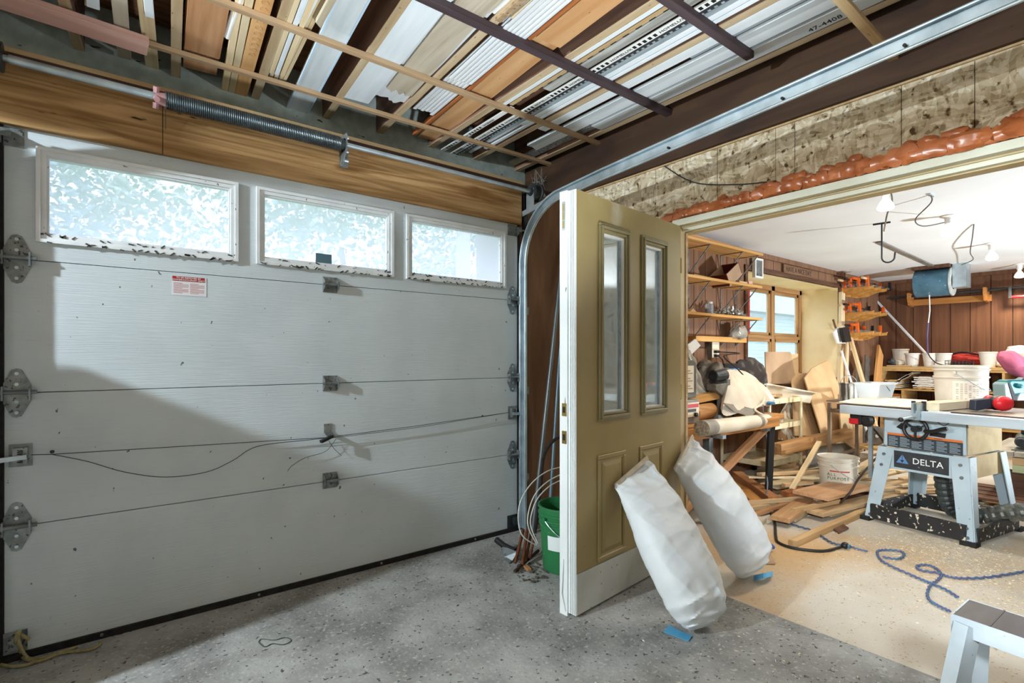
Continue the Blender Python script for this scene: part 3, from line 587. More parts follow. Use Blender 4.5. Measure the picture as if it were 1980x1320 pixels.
# strips in the two bays next to the beam
cb('strip', (1.842, 1.868, 1.3), (1.842, 1.868, 2.47), Z, .012, WPAINT, 'narrow white strip left of the tan dashed strip', 'strip')
td = cb('strip', (1.876, 1.902, 1.3), (1.876, 1.902, 2.45), Z, .012, TANWOOD, 'tan strip edged with a row of black dashes', 'strip')
g = G()
for i in range(26):
    y = 2.36-i*.075; g.box(1.897, 1.9025, y-.035, y, Z-.0012, Z+.004)
g.build('dash_print', INK, td)
cb('strip', (1.908, 1.965, 1.3), (1.912, 1.968, 2.19), Z, .012, wood('patina_board', '#c4c3bd', '#8c8a84', k=2), 'grey mottled board with peeling paint beside the dashed strip', 'strip')
cb('strip', (1.914, 1.96, 2.0), (1.914, 1.96, 2.46), Z+.02, .012, BROWN, 'dark brown strip above the mottled grey board', 'strip', L=1.2)
def printed(x0, x1, y0, y1, label, flip, cap):
    t_ = .006; s = G().box(x0, x1, y0, y1, Z-.002, Z+t_).build('tile_trim_strip', WPLAST, label=label, cat='trim strip')
    w = x1-x0; y = y1-.05; g = G(); k = 0; zz = Z-.0026
    while y > y0+.3:
        for i in range(5):
            g.box(x0+w*.22, x1-w*.2, y-.022, y-.006, zz, Z-.0019); y -= .030
        y -= .01; c = y-.066
        m_ = basis(((x0+x1)/2, c, zz-.0002), (0, -1, 0), (-1, 0, 0)) if not flip else basis(((x0+x1)/2, c, zz-.0002), (0, 1, 0), (1, 0, 0))
        text('lettering', 'HOMELUX', w*.62, INK, m_, s, sx=1.25); y -= .135
    g.build('print_marks', INK, s); return s
printed(1.985, 2.022, .3, 3.46, 'long white printed trim strip with black squares and lettering, right one', False, 0)
printed(1.898, 1.930, 2.47, 3.29, 'shorter white printed trim strip nearest the garage door, left one', True, 0)
s = G().box(2.026, 2.052, .3, 3.46, Z, Z+.008).build('tile_trim_strip', M('charcoal_plastic', '#33373c', rough=.4), label='black castellated trim strip beside the long printed strip', cat='trim strip')
g = G(); y = 3.44
while y > .35: g.box(2.040, 2.0515, y-.014, y, Z-.001, Z); y -= .032
g.build('castellation', GREYMETAL, s)
cb('strip', (2.058, 2.082, 1.3), (2.058, 2.082, 2.9), Z, .010, GREYMETAL, 'bluish grey metal strip beside the black castellated strip', 'strip')
cb('strip', (2.088, 2.122, 1.3), (2.088, 2.122, 2.62), Z, .012, WPAINT, 'white strip with two holes left of a thin dark gap', 'strip')
cb('strip', (2.128, 2.155, 1.3), (2.128, 2.155, 3.08), Z, .012, WPAINT, 'long narrow white strip beside the brown joist', 'strip')
cb('strip', (2.10, 2.125, 2.7), (2.10, 2.125, 3.24), Z+.014, .014, WPAINT, 'white strip stub hanging out past the first batten near the beam', 'strip', L=.9)
cb('board', (2.226, 2.292, 1.3), (2.226, 2.292, 2.60), Z, .016, WPAINT, 'white board right of the brown joist in the last bay')
cb('strip', (2.296, 2.316, .9), (2.296, 2.316, 1.52), Z+.004, .012, GREYMETAL, 'short grey metal strip between the two white boards of the last bay', 'strip', L=1.3)
b = cb('board', (2.336, 2.448, 1.3), (2.340, 2.452, 2.88), Z, .016, WPAINT, 'wide white board with a grey stripe and cut corners in the last bay', cut=.05)
m = WM[b.name]; G().box(-1.3, 1.27, .015, .055, -.0088, .0085, m).build('grey_stripe', GPAINT, b)
cb('strip', (2.456, 2.468, 1.3), (2.456, 2.468, 2.5), Z+.01, .01, GREYMETAL, 'thin grey edge strip beside the marked white board', 'strip')
b = cb('board', (2.474, 2.566, 1.0), (2.474, 2.566, 2.36), Z, .018, WPAINT, 'white board with hand-marked numbers next to the beam')
text('lettering', '47-4408', .042, INK, basis((2.535, .99, Z-.0006), (0, -1, 0), (-1, 0, 0)), b, sx=1.0)
cb('strip', (2.478, 2.55, 1.9), (2.478, 2.55, 3.05), Z+.02, .014, M('glittery_grey', '#a9adb2', '#6f747a', sc=60, rough=.5, speck='#e2e4e6', ssc=90, sth=.60), 'speckled grey strip near the beam by the garage door', 'strip', L=1.1)
cb('board', (2.50, 2.56, 2.6), (2.50, 2.575, 3.28), Z+.036, .018, GREYWOOD, 'grey board end over the corner of the block wall', L=1.2)
# cobweb tangle at the corner
g = G(); r = random.Random(4)
for i in range(9):
    c = Vector((2.62, 3.06, 2.60)); P = [c+Vector((r.uniform(-.06, .06), r.uniform(-.06, .06), r.uniform(-.10, .06))) for _ in range(4)]
    g.tube(smooth(P, 5), .0008, 4)
g.build('cobweb', flat('cobweb_grey', '#b5b5b0', .9), label='loose cobweb tangle under the last batten at the beam', cat='cobweb', kind='stuff')
# ---------------------------------------------------------------- olive entry door, swung open
d = thing('door_2', 'olive entry door standing open with two tall glass lights', 'door', (1.711, 1.724, 0), math.radians(6.7), kind=ST)
DWD, T_ = .985, .045
hol = [(.205, .395), (.585, .778)]; hz0, hz1 = .93, 1.815
g = G(); g.box(0, DWD, 0, T_, .205, hz0); g.box(0, DWD, 0, T_, hz1, 1.983)
xe = [0]+[q for h in hol for q in h]+[DWD]
for i in range(0, 6, 2): g.box(xe[i], xe[i+1], 0, T_, hz0, hz1)
g.build('slab', OLIVE, d, local=True)
G().box(0, DWD, -.002, T_, .014, .203).build('kick_board', M('scuffed_white_board', '#c9cac4', '#b4b3a8', sc=4, rough=.5, speck='#4d4a44', ssc=(30, 30, 34), sth=.70), d, local=True, label='scuffed pale board along the door bottom')
MOULD = M('olive_moulding', '#8e835f', '#837856', sc=6, rough=.4)
for a, b in hol:
    A, B, z0, z1 = a-.04, b+.04, hz0-.035, hz1+.045
    g = G()
    for k, (i, y) in enumerate(((0, -.012), (.012, -.02), (.026, -.010))):
        ring(g, A+i, B-i, z0+i, z1-i, .014, y, 0)
    f = g.build('glass_frame', MOULD, d, local=True, bevel=.003)
    g = G(); ring(g, a, b, hz0, hz1, .010, .004, .04); g.build('glass_stop', WPLAST, f, local=True)
    g = G(); g.box(b-.022, b-.016, .012, .03, hz0+.01, hz1-.01); g.build('glass_spacer', GREYMETAL, f, local=True)
    G().box(a+.008, b-.008, .020, .026, hz0+.008, hz1-.008).build('pane', DOORGLASS, f, local=True)
for a, b in ((.158, .402), (.532, .775)):
    z0, z1 = .215, .73; g = G(); ring(g, a, b, z0, z1, .022, -.007, 0); ring(g, a+.022, b-.022, z0+.022, z1-.022, .010, -.003, 0)
    f = g.build('panel_moulding', OLIVE, d, local=True, bevel=.003)
    g = G(); P = lambda i, y: [(a+i, y, z0+i), (b-i, y, z0+i), (b-i, y, z1-i), (a+i, y, z1-i)]
    g.rings([P(.036, 0), P(.058, -.008)]); g.build('raised_field', OLIVE, f, local=True)
EDGE = M('white_door_edge', '#e3e8ea', '#d2d8da', sc=(6, 6, 2), rough=.45, speck='#76776f', ssc=(40, 40, 12), sth=.74)
G().box(-.004, 0, 0, T_, .014, 1.983).build('edge_band', EDGE, d, local=True)
g = G(); g.box(-.012, .006, T_, T_+.046, -.0, 1.985)
for y in (.004, .016, .028): g.box(-.010, -.004, y, y+.006, .02, 1.98)
g.build('weather_strip', EDGE, d, local=True)
g = G(); g.tube([(-.014, T_+.01, .02), (-.018, T_+.03, .10), (-.013, T_+.022, .26)], .004, 5); g.build('torn_strip', EDGE, d, local=True)
for z in (.961, .832): 
    p = G().box(-.0155, -.012, T_+.004, T_+.03, z-.03, z+.03).build('strike_plate', BRASS, d, local=True); G().box(-.0165, -.0154, T_+.01, T_+.024, z-.014, z+.014).build('latch_hole', BLACK, p, local=True)
p = G().box(-.0145, -.012, T_+.012, T_+.03, 1.80, 1.935).build('flush_bolt', GALV, d, local=True)
g = G(); [g.box(-.0155, -.0144, T_+.015, T_+.027, z, z+.035) for z in (1.81, 1.85, 1.89)]; g.build('bolt_slot', OLIVE, p, local=True)
for z in (.25, 1.0, 1.75): G().cone((DWD+.004, .002, z-.045), (DWD+.004, .002, z+.045), .007, n=8).build('butt_hinge', BRASS, d, local=True)
# ---------------------------------------------------------------- two full paper sacks leaning on the door
SACK = M('white_sack_paper', '#dde3e8', '#d2d9df', sc=6, rough=.55, bump=.5, bsc=16, spec=.35)
def sack(base, top, wv, hw, th, label, seed, tipx, card):
    base, top = Vector(base), Vector(top); ax = (top-base).normalized(); L = (top-base).length; wv = Vector(wv); wv = (wv-ax*wv.dot(ax)).normalized(); nv = wv.cross(ax)
    if nv.y > 0: nv = -nv
    t = thing('paper_sack', label, 'sack', (base.x, base.y, 0), group='full paper sacks on the door')
    S = [(0, .40, .16), (.02, .56, .42), (.06, .72, .70), (.14, .86, .92), (.28, .96, 1.0), (.5, 1.0, .95), (.68, .96, .80), (.82, .90, .56), (.93, .86, .26), (1.0, .84, .05)]
    def prof(s):
        for i in range(len(S)-1):
            if s <= S[i+1][0]:
                f = (s-S[i][0])/(S[i+1][0]-S[i][0]); f = f*f*(3-2*f); return S[i][1]+(S[i+1][1]-S[i][1])*f, S[i][2]+(S[i+1][2]-S[i][2])*f
        return S[-1][1:]
    g = G(); rs = []; K, N_ = 110, 96
    for i in range(K+1):
        s = i/K; w, h = prof(s); c = base+ax*(L*s)+wv*(tipx*(1-s)**3)+nv*(th*h*.98); ring_ = []
        for j in range(N_):
            a = 2*math.pi*j/N_; ca, sa = math.cos(a), math.sin(a)
            p = c+wv*(hw*w*math.copysign(abs(ca)**.62, ca))+ax*(ca*hw*.42*max(0, s-.45)/.55)+nv*(th*h*math.copysign(abs(sa)**.8, sa))
            q = Vector((p.x*5+seed, p.y*5, p.z*5)); crease = noise.noise(q*1.1)*.005+noise.noise(q*2.6)*.004
            rid = (1-abs(noise.noise(Vector((p.dot(wv)*11+p.dot(ax)*5, p.dot(ax)*4, seed)))))**6*.009+(1-abs(noise.noise(Vector((p.dot(wv)*9-p.dot(ax)*14, p.dot(ax)*9, seed+5)))))**8*.006
            wr = (.55+1.9*max(0, .25-s)*4+1.2*max(0, s-.8)*4)
            ring_.append(p+nv*(crease+rid)*wr+wv*crease*.6)
        rs.append(ring_)
    g.rings(rs, cap=True); lo = min(v.co.z for v in g.b.verts)
    for v in g.b.verts: v.co.z -= lo*max(0, 1-v.co.z/.3) if lo < 0 else 0
    g.build('sack_body', SACK, t, smooth=True)
    # open gathered mouth and folded lip
    g = G(); n = 18; rs = []
    for dz, k, o in ((-.012, .84, .010), (.006, .85, .012), (.012, .83, .008), (.004, .82, .002)):
        rs.append([base+ax*(L+dz)+wv*(hw*k*math.cos(2*math.pi*j/n))+ax*(hw*.42*math.cos(2*math.pi*j/n))+nv*(.018+o*math.sin(2*math.pi*j/n)+.004*math.sin(j*2.3)) for j in range(n)])
    g.rings(rs, cap=False); g.build('mouth_fold', M('kraft_lining', '#cfc6b4', '#b7ac98', sc=20, rough=.7), t, smooth=True, label='folded mouth showing the kraft lining')
    g = G(); g.tube([base+ax*(L*.965+hw*.40*(-.8+1.6*i/24))+wv*(hw*(-.8+1.6*i/24))+nv*(.03+.004*(i % 2)) for i in range(25)], .0018, 4); g.build('stitching', WPLAST, t)
    tag(t)
    return t
sack((2.015, 1.345, .0), (2.115, 1.745, .615), (1, .12, .40), .165, .098, 'white paper sack in front, leaning on the olive door with its mouth open', 3, .05, 0)
sack((2.745, 1.495, .0), (2.665, 1.815, .64), (1, .05, .30), .172, .098, 'white paper sack behind, leaning between the door edge and the jamb', 8, .04, 0)
BLUEC = M('blue_card', '#5fb0dc', '#4f9fcd', sc=8, rough=.5)
def sheet(name, pts, mat, label, cat, th=.002):
    g = G(); P = [Vector(p) for p in pts]; n = (P[1]-P[0]).cross(P[2]-P[0]).normalized(); n = n if n.z > 0 else -n
    return g.prism(P, n*th).build(name, mat, label=label, cat=cat)
sheet('paper_tag', [at(1283, 1222, Z=.003), at(1293, 1209, Z=.003), at(1338, 1230, Z=.004), at(1331, 1240, Z=.003)], BLUEC, 'blue paper tag under the front sack', 'tag')
g = G(); g.grid(lambda a, b: at(1458+36*a, 1112+10*b-8*a, Z=.004+.03*math.sin(a*2.6)), 8, 3); g.build('paper_tag', BLUEC, label='curled blue paper tag beside the rear sack', cat='tag', solid=.002)
# ---------------------------------------------------------------- corner by the track: bucket, pipes, cables, tools
def bucket(name, label, c, r0, r1, h, mat, rings_=(), wall=.004, cat='bucket', handle=True, group=None, hmat=None, lid=False):
    t = thing(name, label, cat, c, group=group)
    prof = [(r0*.96, 0), (r0, .006)]
    for z0 in (h*k for k in rings_):
        r = r0+(r1-r0)*z0/h; prof += [(r, z0-.008), (r+.008, z0-.004), (r+.008, z0+.004), (r, z0+.008)]
    prof += [(r1, h-.012), (r1+.007, h-.010), (r1+.007, h), (r1-wall, h), (r0-wall, .012)]
    G().lathe(prof, 36).build('shell', mat, t, local=True, smooth=True)
    if handle:
        g = G(); hm = hmat or GALV; n = 14; zz = h*(rings_[-1] if rings_ else .9)-.02
        g.tube([((r1+.010)*math.cos(math.pi*i/n), -(r1+.010)*math.sin(math.pi*i/n)*.97, zz-.13*math.sin(math.pi*i/n)) for i in range(n+1)], .0025, 6)
        g.build('bail_handle', hm, t, local=True)
        g = G(); [g.cone((s*(r1+.001), 0, zz), (s*(r1+.014), 0, zz), .011, n=8) for s in (-1, 1)]; g.build('handle_lug', mat, t, local=True)
    return t
GREEN = M('green_plastic', '#2f7d4c', '#276b40', sc=3, rough=.4, speck='#8fae9a', ssc=40, sth=.72)
bc = at(1092, 1096, Z=0)
b = bucket('bucket', 'green plastic bucket with a white label between the track and the door edge', bc, .125, .148, .365, GREEN, (.72, .80, .88))
rz = math.radians(205)
def label_patch(parent, r, a0, a1, z0, z1, mat, name='paper_label', c=None, rt=None, label=None):
    g = G(); g.grid(lambda u, v: Vector(((r+((rt or r)-r)*v)*math.cos(a0+(a1-a0)*u), (r+((rt or r)-r)*v)*math.sin(a0+(a1-a0)*u), z0+(z1-z0)*v)), 14, 2)
    return g.build(name, mat, parent, local=True, label=label, smooth=True)
lp = label_patch(b, .1395, math.radians(185), math.radians(275), .135, .215, flat('label_paper', '#dfe6e8'), rt=.1435, label='torn white paper label')
g = G()
for k in range(4):
    a0 = math.radians(228-k*1.5); g.grid(lambda u, v: Vector((.1445*math.cos(a0+.5*u), .1445*math.sin(a0+.5*u), .192-k*.014-.004*v)), 6, 1)
g.build('print_lines', flat('label_print', '#6b7376'), lp, local=True)
def pole(name, pts, r, mat, label, cat='pipe', n=10):
    return G().tube([Vector(p) for p in pts], r, n).build(name, mat, smooth=True, label=label, cat=cat)
pole('steel_pipe', [(2.30, 2.74, 0), (2.675, 2.83, 2.02)], .016, M('old_grey_pipe', '#7c8386', '#5f6669', sc=(20, 20, 3), rough=.4, metal=.5), 'thicker grey steel pipe leaning on the brown plywood panel')
pole('steel_pipe', [(2.37, 2.66, 0), (2.68, 2.835, 1.68)], .0125, M('blue_grey_pipe', '#6f8796', '#566b78', sc=(20, 20, 3), rough=.4, metal=.4), 'thinner blue-grey pipe leaning right of the thicker one')
pole('plastic_pipe', [(2.36, 2.45, .02), (2.52, 2.60, .83)], .016, M('white_pvc', '#d7e0e2', '#c2cccf', sc=8, rough=.4), 'white plastic pipe standing behind the green bucket')
pole('plastic_pipe', [(2.45, 2.42, .02), (2.56, 2.52, .95)], .012, WPLAST, 'slim white pipe half hidden behind the door edge')
g = G(); g.tube(smooth([at(1092, 842, Y=2.62), at(1070, 852, Y=2.62), at(1052, 880, Y=2.64), at(1046, 930, Y=2.64), at(1040, 985, Y=2.62), at(1034, 1030, Y=2.60)], 6), .011, 8)
g.build('hose', RUBBER, label='black hose arching behind the green bucket', cat='hose', smooth=True)
g = G(); g.tube(smooth([at(1093, 640, Y=2.66), at(1088, 700, Y=2.68), at(1093, 760, Y=2.66)], 5), .010, 8); g.build('hose', M('dark_blue_hose', '#2c4653', rough=.5), label='dark blue hose bend hanging beside the door edge', cat='hose', smooth=True)
for i, (P, lb) in enumerate(((((1093, 901), (1060, 910), (1030, 932), (1008, 965), (1002, 1000), (1010, 1035), (1039, 1055)), 'white cable loop swinging widest left of the bucket'), (((1093, 913), (1060, 930), (1035, 955), (1022, 990), (1022, 1020), (1038, 1052)), 'middle white cable loop left of the bucket'), (((1093, 925), (1065, 938), (1042, 960), (1030, 985), (1026, 1015), (1040, 1050)), 'innermost white cable loop against the bucket'))):
    pts = smooth([at(u, v, Y=2.40-.02*i-.10*(k/6)) for k, (u, v) in enumerate(P)], 6)
    G().tube(pts, .0035, 6).build('cable', M('white_cable', '#cfd2cf', rough=.5), label=lb, cat='cable', smooth=True)
c = at(1108, 546, X=2.706); m = Matrix.Translation(c) @ Matrix.Rotation(math.radians(-90), 4, 'Y')
G().lathe([(.002, .012), (.05, .010), (.083, 0), (.088, -.004), (.083, -.008), (.002, -.004)], 28, m).build('plastic_disc', WPLAST, smooth=True, label='white round plastic lid behind the top half of the door edge', cat='lid')
COPPER = M('copper', '#8f563c', '#683a28', sc=20, rough=.35, metal=.7)
for i, (a, b2, r, lb) in enumerate((((1012, 1024, .16), (996, 1088, .02), .010, 'leftmost copper tube of the bundle beside the bucket'), ((1020, 1022, .17), (1010, 1092, .02), .010, 'second copper tube of the bundle, reaching lowest'), ((1028, 1026, .15), (1016, 1086, .02), .009, 'third copper tube from the left in the bundle'), ((1034, 1034, .14), (1024, 1080, .03), .008, 'thin bright copper tube nearest the bucket'))):
    pole('copper_tube', [at(a[0], a[1], Z=a[2]), at(b2[0], b2[1], Z=b2[2])], r, COPPER, lb, 'tube')
pole('wooden_dowel', [at(995, 1104, Z=.012), at(1041, 1064, Z=.03)], .009, DARK, 'dark wooden dowel lying in front of the copper tubes', 'dowel')
plank('copper_offcut', at(1014, 1092, Z=.012), at(1024, 1102, Z=.012),   .025, .012, CEDAR, label='small orange offcut on the floor beside the bucket', cat='offcut')
t = thing('trowel', 'trowel with a black handle and steel blade lying by the door seal', 'trowel', at(978, 1075, Z=0))
G().tube([at(960, 1043, Z=.08), at(975, 1055, Z=.06), at(996, 1066, Z=.05)], .019, 10).build('handle', BLACK, t, smooth=True)
G().tube([at(996, 1066, Z=.05), at(1003, 1058, Z=.05)], .014, 8).build('handle_end', BLACK, t, smooth=True)
g = G(); g.prism([at(971, 1056, Z=.06), at(1001, 1068, Z=.06), at(990, 1084, Z=.012), at(984, 1090, Z=.004), at(975, 1078, Z=.02)], (.0, .004, .004)); g.build('blade', STEEL, t)
g = G(); r = random.Random(2)
for i in range(60):
    p = at(r.uniform(1000, 1060), r.uniform(1085, 1125), Z=.004); s = r.uniform(.004, .012); a = r.uniform(0, 6)
    g.box(-s, s, -s*.5, s*.5, 0, s*.5, Matrix.Translation(p) @ Matrix.Rotation(a, 4, 'Z'))
g.build('debris', M('grey_debris', '#6b6257', '#4a443c', sc=30, rough=.9), label='crumbs and grit on the floor around the green bucket', cat='debris', kind='stuff')
# rope at lower left, stain outline on the floor
ROPE = M('yellowed_rope', '#a49a72', '#877d58', sc=60, rough=.9)
t = thing('rope', 'yellowed rope tied to the lower left corner bracket of the garage door', 'rope', at(60, 1278, Z=0))
for P in (((35, 1218), (30, 1240), (34, 1262), (50, 1274), (75, 1278), (120, 1262), (170, 1256), (190, 1248), (195, 1240)), ((38, 1218), (36, 1245), (45, 1268), (65, 1280), (30, 1288), (2, 1284)), ((33, 1222), (40, 1250), (55, 1272), (80, 1272), (150, 1250)), ((40, 1226), (50, 1232), (58, 1236))):
    P3 = smooth([at(u, v, Y=2.82) if v < 1262 and u < 60 else at(u, v, Z=.008) for u, v in P], 6); G().tube([p if p.z > .007 else Vector((p.x, p.y, .007)) for p in P3], .006, 6).build('strand', ROPE, t, smooth=True)
g = G(); g.tube(smooth([at(u, v, Z=.002) for u, v in ((500, 1241), (506, 1235), (530, 1237), (552, 1232), (563, 1238), (548, 1246), (528, 1244), (512, 1250), (500, 1241))], 4), .0022, 5); g.build('stain_outline', flat('green_stain', '#44554c'), label='thin dark green stain outline on the grey concrete floor', cat='stain')  # floor stain outline, modelled as a thin tube
# step stool at the lower right corner
t = thing('step_stool', 'pale blue step stool with a worn dark top at the lower right corner', 'step stool', (1.92, .25, 0))
A, B = at(1834, 1187, Z=.5), at(1859, 1157, Z=.5); dirv = Vector((-.12, -.99, 0)).normalized(); perp = (B-A).normalized()
g = G(); w = (B-A).length; c0 = A+perp*w/2+Vector((.012, -.012, 0)); m = basis(c0, dirv, Vector((.997, -.04, 0))); WTOP = .165
def sb(x0, x1, y0, y1, z0, z1): return (x0, x1, y0, y1, z0, z1, m)
STOOLTOP = M('worn_dark_tread', '#2e2b2d', '#4a454c', sc=(3, 14, 14), rough=.5, c3='#6d3a3a', sc3=(4, 9, 9), lo3=.62, hi3=.7); STB = M('pale_blue_paint', '#b6bfc5', '#a0abb2', sc=8, rough=.45, speck='#5f5b56', ssc=30, sth=.72)
G().box(*sb(0, .50, -.074, .074, -.006, 0)).build('tread', STOOLTOP, t, bevel=.002)
g = G(); g.box(*sb(0, .50, -.078, -.074, -.05, 0)); g.box(*sb(0, .50, .074, .078, -.05, 0)); g.box(*sb(-.004, 0, -.078, .078, -.05, 0)); g.build('apron', STB, t)
g = G(); g.box(*sb(.075, .079, -.074, .074, .0, .0012)); g.build('tread_groove', BLACK, t)
for y, s in ((-.066, -1), (.066, 1)):
    for x in (.03, .47):
        a = m @ Vector((x, y, -.02)); b_ = m @ Vector((x+(-.05 if x < .2 else .05), y+s*.15, -.5)); G().beam(a, b_, .035, .055 if s < 0 else .045).build('leg', STB, t)
G().box(*sb(.0, .50, -.23, -.05, -.285, -.262)).build('lower_tread', M('grey_tread', '#8f9390', '#6d706d', sc=(6, 30, 30), rough=.6), t, bevel=.002)
# ---------------------------------------------------------------- workshop: shelves on the window wall
SHELFW = wood('shelf_board', '#d9a869', '#c18f50', rnd=.06)
def shelf(z, x1, label):
    t = thing('wall_shelf', label, 'shelf', (4.1, 2.86, z), group='bracket shelves on the window wall')
    plank('shelf_board', (2.88, 2.735, z), (x1, 2.735, z), .25, .024, SHELFW, parent=t)
    for x in (3.45, 4.30, 4.86, x1-.06):
        b = G().box(x-.008, x+.008, 2.855, 2.86, z-.27, z-.012).build('bracket', ZINC, t)
        G().box(x-.008, x+.008, 2.625, 2.855, z-.017, z-.012).build('bracket_arm', ZINC, b); G().beam((x, 2.64, z-.02), (x, 2.856, z-.26), .014, .006).build('bracket_strut', ZINC, b)
    return t
shelf(2.235, 5.22, 'top bracket shelf close under the workshop ceiling')
shelf(1.905, 5.20, 'middle bracket shelf holding the open wooden box')
shelf(1.585, 5.20, 'lowest bracket shelf holding the jar and the metal fittings')
plank('board', (3.6, 2.70, 2.285), (5.15, 2.74, 2.262), .10, .03, CEDAR, label='long board lying on the top bracket shelf', cat='board')
plank('board', (3.9, 2.80, 2.275), (5.0, 2.80, 2.262), .06, .05, BROWN, label='brown board against the wall on the top bracket shelf', cat='board')
t = thing('tipped_box', 'open wooden box with dark red sides tipped on the middle shelf', 'box', (4.72, 2.72, 1.917))
m = Matrix.Translation((4.70, 2.72, 2.0)) @ Matrix.Rotation(math.radians(-32), 4, 'Y'); DKRED = M('dark_red_paint', '#6a2a22', '#572019', sc=9, rough=.5)
G().box(-.13, .13, -.09, .09, -.075, -.063, m).build('base', CARD, t)
for a in ((-.13, -.12, -.09, .09), (.12, .13, -.09, .09)): G().box(a[0], a[1], a[2], a[3], -.063, .05, m).build('side', DKRED, t)
for a in ((-.12, .12, -.09, -.082), (-.12, .12, .082, .09)): G().box(a[0], a[1], a[2], a[3], -.063, .05, m).build('side', CARD, t)
plank('offcut', (4.05, 2.67, 1.925), (4.35, 2.69, 1.925), .07, .014, PINE, label='flat pale offcut on the middle shelf near the jamb', cat='offcut')
plank('offcut', (4.98, 2.66, 1.935), (5.13, 2.70, 1.955), .05, .03, RED, label='short reddish offcut at the right end of the middle shelf', cat='offcut')
plank('offcut', (4.80, 2.66, 1.928), (4.95, 2.66, 1.928), .06, .018, PINE, label='small pine offcut below the tipped wooden box', cat='offcut')
t = thing('jar', 'square clear jar of screws on the lowest bracket shelf', 'jar', (4.36, 2.68, 1.597))
G().lathe([(.034, 0), (.036, .01), (.036, .085), (.028, .095)], 12, ).build('glass_body', TUBPLAST, t, local=True); G().cone((0, 0, .096), (0, 0, .112), .030, n=14).build('lid', GPAINT, t, local=True); G().cone((0, 0, .004), (0, 0, .05), .031, n=12).build('screws', STEEL, t, local=True)
g = G(); r = random.Random(5)
for i in range(60):
    a = r.random(); p = (4.52+.42*a, 2.63+r.uniform(0, .12), 1.602+r.uniform(0, .07)*(1-abs(a-.4)*1.4)); g.cone(p, (p[0]+r.uniform(-.03, .03), p[1]+r.uniform(-.03, .03), p[2]+r.uniform(0, .03)), r.uniform(.007, .014), n=6)
g.build('metal_fittings', M('zinc_fittings', '#b9bcbc', '#8d9191', sc=40, rough=.35, metal=.6), label='heap of small zinc fittings on the lowest bracket shelf', cat='fittings', kind='stuff')
g = G(); g.prism([(4.02, 2.66, 1.597), (4.14, 2.66, 1.597), (4.08, 2.66, 1.635)], (0, .05, 0)); g.build('wedge', PINE, label='small wooden wedge at the left of the lowest bracket shelf', cat='wedge')
plank('ledge_board', (4.25, 2.80, 1.375), (5.15, 2.80, 1.375), .11, .05, SHELFW, label='short wooden ledge fixed below the lowest bracket shelf', cat='ledge')
plank('ledge_board', (3.6, 2.80, 1.355), (4.12, 2.80, 1.355), .11, .03, SHELFW, label='small wooden ledge beside the jamb', cat='ledge')
g = G(); g.ball((4.98, 2.74, 1.45), (.12, .06, .075), 14, 9, wob=.5); g.build('plastic_bag', M('grey_film', '#a9a59c', '#857f74', sc=9, rough=.25), smooth=True, label='crumpled grey plastic bag on the short ledge', cat='bag')
t = thing('outlet', 'wall outlet with two plugs and loose cords', 'outlet', (4.66, 2.86, 1.28))
G().box(4.61, 4.71, 2.80, 2.86, 1.21, 1.35).build('box', ZINC, t); G().box(4.60, 4.72, 2.795, 2.80, 1.20, 1.36).build('cover_plate', CREAM, t)
for z in (1.255, 1.215): G().box(4.63, 4.68, 2.765, 2.795, z-.012, z+.014).build('plug', BLACK, t)
G().tube(smooth([(4.655, 2.765, 1.255), (4.75, 2.60, 1.24), at(1400, 688, Y=2.45), at(1425, 712, Y=2.38), at(1446, 735, Y=2.30)], 8), .006, 6).build('power_cord', BLACK, t, smooth=True)
G().tube(smooth([(4.655, 2.765, 1.215), (4.70, 2.74, 1.15), (4.70, 2.78, .95)], 6), .006, 6).build('power_cord', BLACK, t, smooth=True)
# plank sign and vent
s = plank('plank_sign', (6.14, 2.842, 2.222), (6.90, 2.842, 2.222), .095, .022, wood('carved_sign', '#8a6a52', '#745540', rnd=0), up=(0, -1, 0), label='carved plank sign on the brown panelling above the window', cat='sign')
text('lettering', 'HAVE A NICE DAY', .082, flat('sign_letter', '#2c1a11'), basis((6.52, 2.8302, 2.222), (1, 0, 0), (0, 0, 1)), s, sx=.98)
t = thing('vent_box', 'white framed grey vent box on the wall end of the top shelf', 'vent', (5.50, 2.80, 2.12))
g = G(); c = (5.43, 5.60, 2.05, 2.26); ring(g, c[0], c[1], c[2], c[3], .02, 2.80, 2.835); g.build('frame', WPLAST, t); G().box(c[0]+.02, c[1]-.02, 2.815, 2.835, c[2]+.02, c[3]-.02).build('grille', STEEL, t)
# ---------------------------------------------------------------- ceiling bulbs, cords, hook, strip, blower
for i, (x, y, dz, lb) in enumerate(((4.17, 1.25, .02, 'lit reflector bulb nearest, just under the door frame'), (5.34, 1.17, .045, 'lit reflector bulb on a white holder, second from the door frame'), (6.97, 1.19, .05, 'lit reflector bulb third from the door frame'), (8.80, 1.25, .05, 'lit reflector bulb farthest back by the brown end wall'))):
    t = thing('ceiling_bulb', lb, 'light bulb', (x, y, 2.34), group='reflector bulbs on the workshop ceiling')
    G().lathe([(.055, 0), (.058, -.008), (.03, -.018), (.026, -.018-dz), (.02, -.02-dz)], 20).build('lamp_holder', WPLAST, t, local=True, smooth=True)
    G().lathe([(.016, -.018-dz), (.018, -.04-dz), (.030, -.055-dz), (.046, -.085-dz), (.050, -.10-dz)], 20, cap=False).build('reflector', bpy.data.materials.get('bulb_body') or M('bulb_body', '#fff3dc', rough=.3, emit=1.2), t, local=True, smooth=True)
    G().lathe([(.050, -.10-dz), (.046, -.112-dz), (.03, -.120-dz), (.001, -.124-dz)], 20).build('lit_face', BULB, t, local=True, smooth=True)
GCORD = flat('grey_cord', '#5b5552', .6)
def cord(name, P, r, mat, label, cat='cord', k=6): return G().tube(smooth(P, k), r, 6).build(name, mat, smooth=True, label=label, cat=cat)
